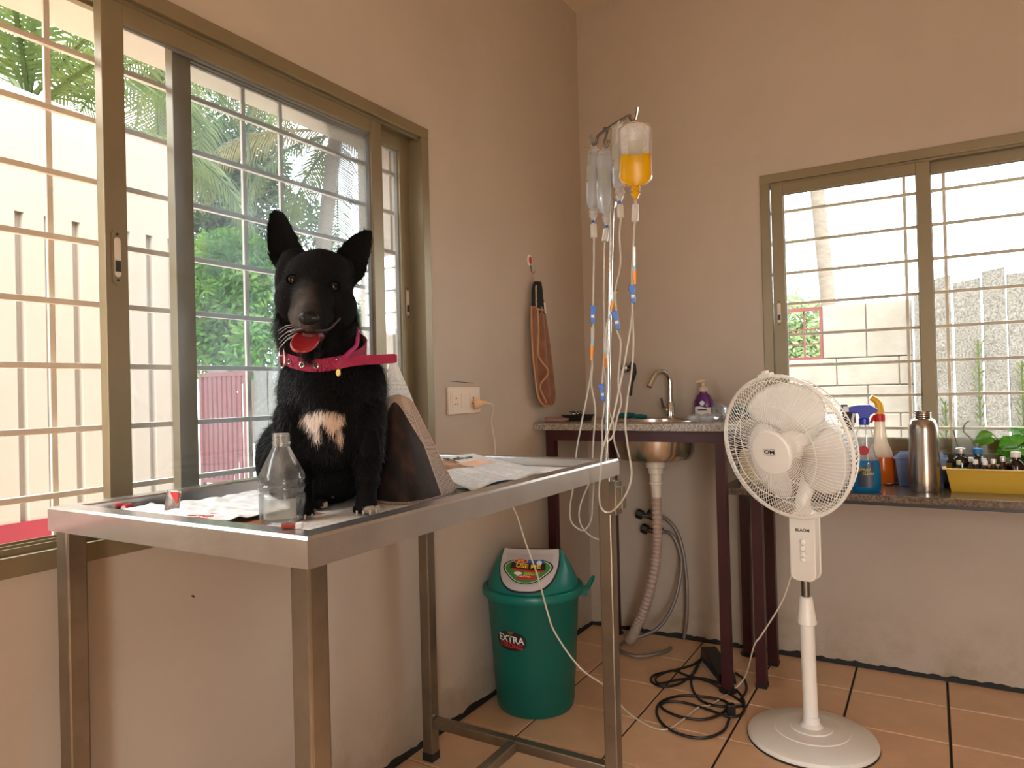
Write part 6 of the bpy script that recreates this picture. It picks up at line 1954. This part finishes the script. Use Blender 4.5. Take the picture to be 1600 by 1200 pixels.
# yellow tray of medicine bottles
tx0, tx1, ty0, ty1 = 1.425, 1.83, -0.240, -0.085
ty = empty('yellow_tray', ((tx0+tx1)/2, (ty0+ty1)/2, Z2), 'mustard yellow plastic tray full of medicine bottles under the back window', 'tray')
M['mustard'] = mat('mustard_plastic', (0.58, 0.36, 0.03), 0.4)
m = MB()
taper_box(m, tx0, tx1, ty0, ty1, Z2+0.001, Z2+0.078, 0.014); m.build('tray_body', M['mustard'], ty, solid=0.003)
m = MB()
for (a, b, c_, d_) in ((tx0-0.012, tx1+0.012, ty0-0.012, ty0+0.001), (tx0-0.012, tx1+0.012, ty1-0.001, ty1+0.012), (tx0-0.012, tx0+0.001, ty0+0.001, ty1-0.001), (tx1-0.001, tx1+0.012, ty0+0.001, ty1-0.001)):
    m.box((a, c_, Z2+0.074), (b, d_, Z2+0.079))
m.build('tray_rim', M['mustard'], ty, bevel=0.0015)
M['amber'] = clear('amber_glass', (0.25, 0.05, 0.01), gloss=0.15, milky=0.75, milk=(0.035, 0.008, 0.004))
M['redlab'] = mat('red_bottle_label', (0.40, 0.02, 0.02), 0.5)
M['silver'] = mat('silver_cap', (0.62, 0.60, 0.58), 0.3, 0.6)
VZ = Z2+0.004
VH = 1.22
def vial(px_, y, rad, hgt, capm, label, labm=None):
    p = at(px_, 715, 1, y); p.z = VZ; hgt *= VH
    r = empty('medicine_bottle', p, label, 'bottle', 'medicine bottles in the yellow tray')
    m = MB(); m.lathe([(0.0, 0.0), (rad*0.9, 0.0), (rad, 0.002), (rad, hgt*0.62), (rad*0.86, hgt*0.72), (rad*0.45, hgt*0.80), (rad*0.42, hgt*0.88)], p, seg=18); b_ = m.build('glass', M['amber'], r, smooth=True)
    m = MB(); m.lathe([(rad*0.56, hgt*0.86), (rad*0.58, hgt*0.87), (rad*0.58, hgt*0.98), (rad*0.5, hgt), (0, hgt)], p, seg=16); m.build('cap', capm, r, smooth=True, angle=30)
    if labm:
        m = MB(); m.lathe([(rad*1.012, hgt*0.12), (rad*1.012, hgt*0.52)], p, seg=18, closed=True); m.build('label', labm, b_, smooth=True)
    return r
vial(1501, -0.125, 0.026, 0.110, M['silver'], 'large amber bottle with a silver cap at the left back of the yellow tray', M['greenp'])
vial(1528, -0.120, 0.026, 0.110, mat('blue_cap', (0.03, 0.20, 0.50), 0.4), 'large amber bottle with a blue cap in the yellow tray')
vial(1587, -0.165, 0.025, 0.105, M['whitep'], 'large amber bottle with a white cap at the right of the yellow tray', M['redlab'])
vial(1517, -0.170, 0.013, 0.088, M['whitep'], 'small amber vial just left of the blue-capped bottle', None)
vial(1524, -0.205, 0.013, 0.084, M['whitep'], 'small dark vial at the front of the tray below the blue cap', None)
vial(1537, -0.175, 0.014, 0.086, M['whitep'], 'small amber vial right of the blue-capped bottle', None)
vial(1539, -0.206, 0.0135, 0.082, M['whitep'], 'low dark vial at the front middle of the yellow tray', None)
vial(1552, -0.205, 0.014, 0.086, M['silver'], 'small vial with a red label in the front middle of the tray', M['redlab'])
vial(1567, -0.185, 0.014, 0.092, M['silver'], 'small red-labelled vial left of the large white-capped bottle', M['redlab'])
vial(1498, -0.206, 0.013, 0.081, mat('pale_green_cap', (0.45, 0.52, 0.36), 0.5), 'small vial with a pale green cap at the left front of the tray', M['yellowp'])
p = at(1577, 714, 1, -0.125)
crumple('red_cap_bundle', 'bright red plastic bundle among the bottles in the yellow tray', (p.x, -0.118, VZ+0.045), (0.020, 0.018, 0.045), M['redpl'], 3, 'bundle', 0.12)
p = at(1594, 727, 1, -0.215)
crumple('cotton_wad', 'white cotton wad at the right front of the yellow tray', (p.x, -0.196, VZ+0.036), (0.028, 0.016, 0.036), M['whitep'], 5, 'cotton', 0.22)
# glass jar with twigs and a leafy pot plant
jp = V((1.50, -0.040, Z2))
j = empty('glass_jar', jp, 'square clear glass jar holding bare twigs behind the yellow tray', 'jar')
m = MB(); m.box((jp.x-0.052, jp.y-0.030, Z2), (jp.x+0.052, jp.y+0.030, Z2+0.004)); 
for (a, b, c_, d_) in ((-0.052, 0.052, -0.030, -0.0275), (-0.052, 0.052, 0.0275, 0.030), (-0.052, -0.0495, -0.0275, 0.0275), (0.0495, 0.052, -0.0275, 0.0275)):
    m.box((jp.x+a, jp.y+c_, Z2+0.004), (jp.x+b, jp.y+d_, Z2+0.235))
m.build('jar_glass', clear('jar_glass', (0.95, 0.96, 0.94), gloss=0.08, milky=0.06, milk=(0.80, 0.80, 0.76)), j)
m = MB(); m.box((jp.x-0.048, jp.y-0.026, Z2+0.005), (jp.x+0.048, jp.y+0.026, Z2+0.085)); m.build('soil', M['branch'], j)
for pts in ([(-0.030, 0, 0.08), (-0.032, 0, 0.12), (-0.040, 0, 0.16), (-0.048, 0.002, 0.195)], [(0.025, 0, 0.08), (0.020, 0, 0.13), (0.004, 0.004, 0.165), (-0.016, 0, 0.19), (-0.012, 0, 0.215), (0.002, 0, 0.228)], [(0.028, 0, 0.08), (0.036, 0, 0.13), (0.044, 0.004, 0.17)], [(0.022, 0.004, 0.08), (0.030, 0.004, 0.12), (0.034, 0, 0.15)]):
    m = MB(); m.tube(smooth_path([jp+V(q) for q in pts], 4), 0.0026, 5); m.build('twig', M['branch'], j)
pp = V((1.665, -0.040, Z2))
pl = empty('potted_plant', pp, 'leafy green plant in a dark pot under the back window', 'plant')
m = MB(); m.lathe([(0.0, 0.0), (0.024, 0.0), (0.032, 0.08), (0.036, 0.082), (0.036, 0.092), (0.031, 0.092), (0.028, 0.08), (0, 0.08)], pp, seg=20); m.build('pot', M['black'], pl, smooth=True)
M['pothos'] = leaf_mat('glossy_green_leaf', (0.04, 0.16, 0.01), (0.10, 0.34, 0.02), (0.26, 0.50, 0.05), 14)
rl = random.Random(4)
lm = MB()
def leafm(m, o, d, L_, n):
    d = d.normalized(); s = d.cross(n).normalized(); nn = s.cross(d)
    prof = [(0, 0), (0.10, 0.30), (0.28, 0.44), (0.52, 0.36), (0.78, 0.17), (1.0, 0.0)]
    mid = [o+d*(t*L_)-nn*(0.18*L_*t*t) for t, w_ in prof]
    vs = []
    for (t, w_), c_ in zip(prof, mid): vs += [c_-s*w_*L_+nn*0.06*L_, c_, c_+s*w_*L_+nn*0.06*L_]
    fs = []
    for i in range(len(prof)-1):
        a = i*3; fs += [(a, a+1, a+4, a+3), (a+1, a+2, a+5, a+4)]
    m.add(vs, fs)
for k in range(24):
    az = k*2.4; rr_ = rl.uniform(0.02, 0.095); hh_ = rl.uniform(0.115, 0.205)
    tip = pp+V((math.cos(az)*rr_-0.02, min(0.016, math.sin(az)*rr_*0.5-0.03), hh_))
    m = MB(); m.tube(smooth_path([pp+V((0, 0, 0.078)), pp.lerp(tip, 0.5)+V((0, 0, 0.03)), tip], 3), 0.0013, 4); m.build('stem', M['pothos'], pl)
    m = MB(); leafm(m, tip, V((math.cos(az), -0.45-0.4*abs(math.sin(az)), -0.35+rl.uniform(-0.3, 0.3))), rl.uniform(0.048, 0.068), V((0, -0.5, 0.85))); m.build('leaf', M['pothos'], pl, smooth=True, angle=180)
# scissors, pen and clutter behind the fan
def flat_tool(pts, r): m = MB(); m.tube(pts, r, 6); return m
s0 = at(1398, 754, 2, Z2+0.004); s1 = at(1425, 752, 2, Z2+0.004)
ss = empty('scissors', s0, 'small steel scissors lying between the spray bottles and the flask', 'scissors')
d = (s1-s0).normalized(); sdd = V((-d.y, d.x, 0))
for sg in (-1, 1):
    m = flat_tool([s0+d*0.045+sdd*sg*0.003, s0+d*0.01-sdd*sg*0.003, s0-d*0.025-sdd*sg*0.010], 0.0022)
    rc_ = s0-d*0.035-sdd*sg*0.013
    m.tube([rc_+d*0.012*math.cos(2*PI*q/14)+sdd*0.009*math.sin(2*PI*q/14) for q in range(15)], 0.002, 6)
    m.build('blade', M['chrome'], ss, smooth=True)
q0 = at(1470, 757, 2, Z2+0.004); q1 = at(1481, 757, 2, Z2+0.004)
pe_ = empty('ballpoint_pen', q0, 'blue ballpoint pen cap beside the steel flask', 'pen')
m = flat_tool([q0-(q1-q0)*1.5, q1], 0.004); m.build('barrel', M['whitep'], pe_, smooth=True)
m = flat_tool([q0, q1], 0.0045); m.build('cap', M['bluep2'], pe_, smooth=True)
jc = V((0.80, -0.245, Z2))
jr = empty('jerry_can', jc, 'pale yellow plastic can behind the fan guard at the counter end', 'can')
m = MB(); m.box((jc.x-0.045, jc.y-0.035, Z2), (jc.x+0.045, jc.y+0.035, Z2+0.13)); m.build('can_body', mat('pale_yellow_plastic', (0.70, 0.62, 0.34), 0.4), jr, bevel=0.012)
m = MB(); m.lathe([(0.016, 0.129), (0.016, 0.150), (0.0, 0.151)], jc, seg=14); m.build('can_cap', M['whitep'], jr, smooth=True)
rn0, rn1 = at(1238, 690, 1, -0.16), at(1302, 652, 1, -0.16)
m = MB(); m.tube([rn0, rn0.lerp(rn1, 0.5), rn1], [0.030, 0.031, 0.032], 20)
bx_ = V((1.01, -0.16, Z2))
gbx = empty('storage_carton', (1.0, -0.15, Z2), 'brown and grey storage carton behind the fan blades', 'carton')
MB().box((0.90, -0.235, Z2), (1.07, -0.055, Z2+0.115)).build('carton_body', mat('brown_card', (0.36, 0.20, 0.11), 0.8, var=0.2, vscale=6), gbx, bevel=0.003)
MB().box((0.898, -0.237, Z2+0.112), (1.072, -0.053, Z2+0.122)).build('carton_flap', mat('grey_card', (0.42, 0.38, 0.35), 0.8), gbx)
m2_ = MB(); m2_.tube([(0.905, -0.14, Z2+0.155), (0.99, -0.15, Z2+0.162), (1.085, -0.16, Z2+0.17)], [0.031, 0.032, 0.033], 20); props(m2_.build('rolled_newspaper', M['news'] if False else M['paper'], None, smooth=True, origin=(0.99, -0.15, Z2+0.124)), 'rolled white newspaper lying on the carton behind the fan', 'newspaper')
cc_ = [V((0.985+0.026*math.cos(a), -0.09+0.02*math.sin(a)*0.6, Z2+0.205+0.012*math.sin(a*0.7)+0.004*(k/10))) for k, a in enumerate([0.45*i for i in range(44)])]
m = MB(); m.tube(cc_, 0.005, 7); props(m.build('black_cable_coil', M['blackcord'], None, smooth=True, origin=(0.985, -0.09, Z2+0.19)), 'small coil of black cable on the rolled newspaper behind the fan', 'cable')

# ------------------------------------------------------------------ black power adapter and cables on the floor
ap = at(1122, 1052, 2, 0.0)
ad = empty('power_adapter', ap, 'black power adapter brick on the tiled floor by the maroon leg', 'adapter')
dx_ = (at(1140, 1072, 2, 0)-at(1098, 1020, 2, 0)).normalized(); dy_ = V((-dx_.y, dx_.x, 0))
m = MB()
L0, L1, hw2 = -0.115, 0.105, 0.036
m.add([ap+dx_*L0+dy_*hw2, ap+dx_*L1+dy_*hw2, ap+dx_*L1-dy_*hw2, ap+dx_*L0-dy_*hw2,
       ap+dx_*L0+dy_*hw2*0.85+V((0, 0, 0.062)), ap+dx_*L1+dy_*hw2*0.85+V((0, 0, 0.040)), ap+dx_*L1-dy_*hw2*0.85+V((0, 0, 0.040)), ap+dx_*L0-dy_*hw2*0.85+V((0, 0, 0.062))],
      [(0, 1, 2, 3), (4, 7, 6, 5), (0, 4, 5, 1), (1, 5, 6, 2), (2, 6, 7, 3), (3, 7, 4, 0)])
m.build('brick', M['black'], ad, bevel=0.004)
m = MB(); m.obox(ap-dy_*hw2*0.99+dx_*0.0+V((0, 0, 0.010)), dx_, dy_, V((0, 0, 1)), 0.09, 0.0012, 0.006); m.build('grey_seam', M['silver'], ad)
F = lambda x, y, z=0.006: at(x, y, 2, z)
loops = [[F(1098, 1028, 0.02), F(1080, 1040), F(1050, 1048), F(1022, 1055), F(1018, 1065), F(1035, 1073), F(1062, 1068), F(1085, 1050), F(1094, 1032, 0.012), F(1080, 1062), F(1090, 1090), F(1115, 1102), F(1150, 1104), F(1163, 1098), F(1150, 1078), F(1120, 1066), F(1095, 1060), F(1060, 1062), F(1030, 1068, 0.010), F(1026, 1058, 0.010), F(1050, 1048, 0.012), F(1075, 1056, 0.010), F(1110, 1066, 0.012), F(1138, 1084, 0.012)],
         [F(1140, 1084), F(1162, 1100), F(1160, 1115), F(1140, 1120), F(1110, 1110), F(1070, 1098), F(1040, 1097), F(1034, 1106), F(1060, 1119), F(1100, 1124), F(1130, 1113), F(1136, 1098), F(1110, 1090), F(1065, 1087), F(1034, 1096), F(1026, 1112), F(1036, 1132), F(1062, 1147), F(1100, 1153), F(1130, 1142), F(1140, 1122)],
         [F(1150, 1052), F(1163, 1062), F(1166, 1078), F(1158, 1092)]]
for lp in loops:
    m = MB(); m.tube([V((p.x, p.y, max(p.z, 0.0055))) for p in smooth_path(lp, 8)], 0.0045, 8); m.build('cable', M['blackcord'], ad, smooth=True)
pl_ = F(1142, 1116, 0.0)
m = MB(); m.obox(pl_+V((0, 0, 0.018)), dx_, dy_, V((0, 0, 1)), 0.012, 0.014, 0.017); m.build('plug', M['black'], ad, bevel=0.004)
m = MB()
for k in (-1, 0, 1): m.tube([pl_+V((0, 0, 0.022+0.006*k))-dx_*0.010, pl_+V((0, 0, 0.022+0.006*k))-dx_*0.028], 0.0018, 6)
m.build('plug_pins', M['chrome'], ad)
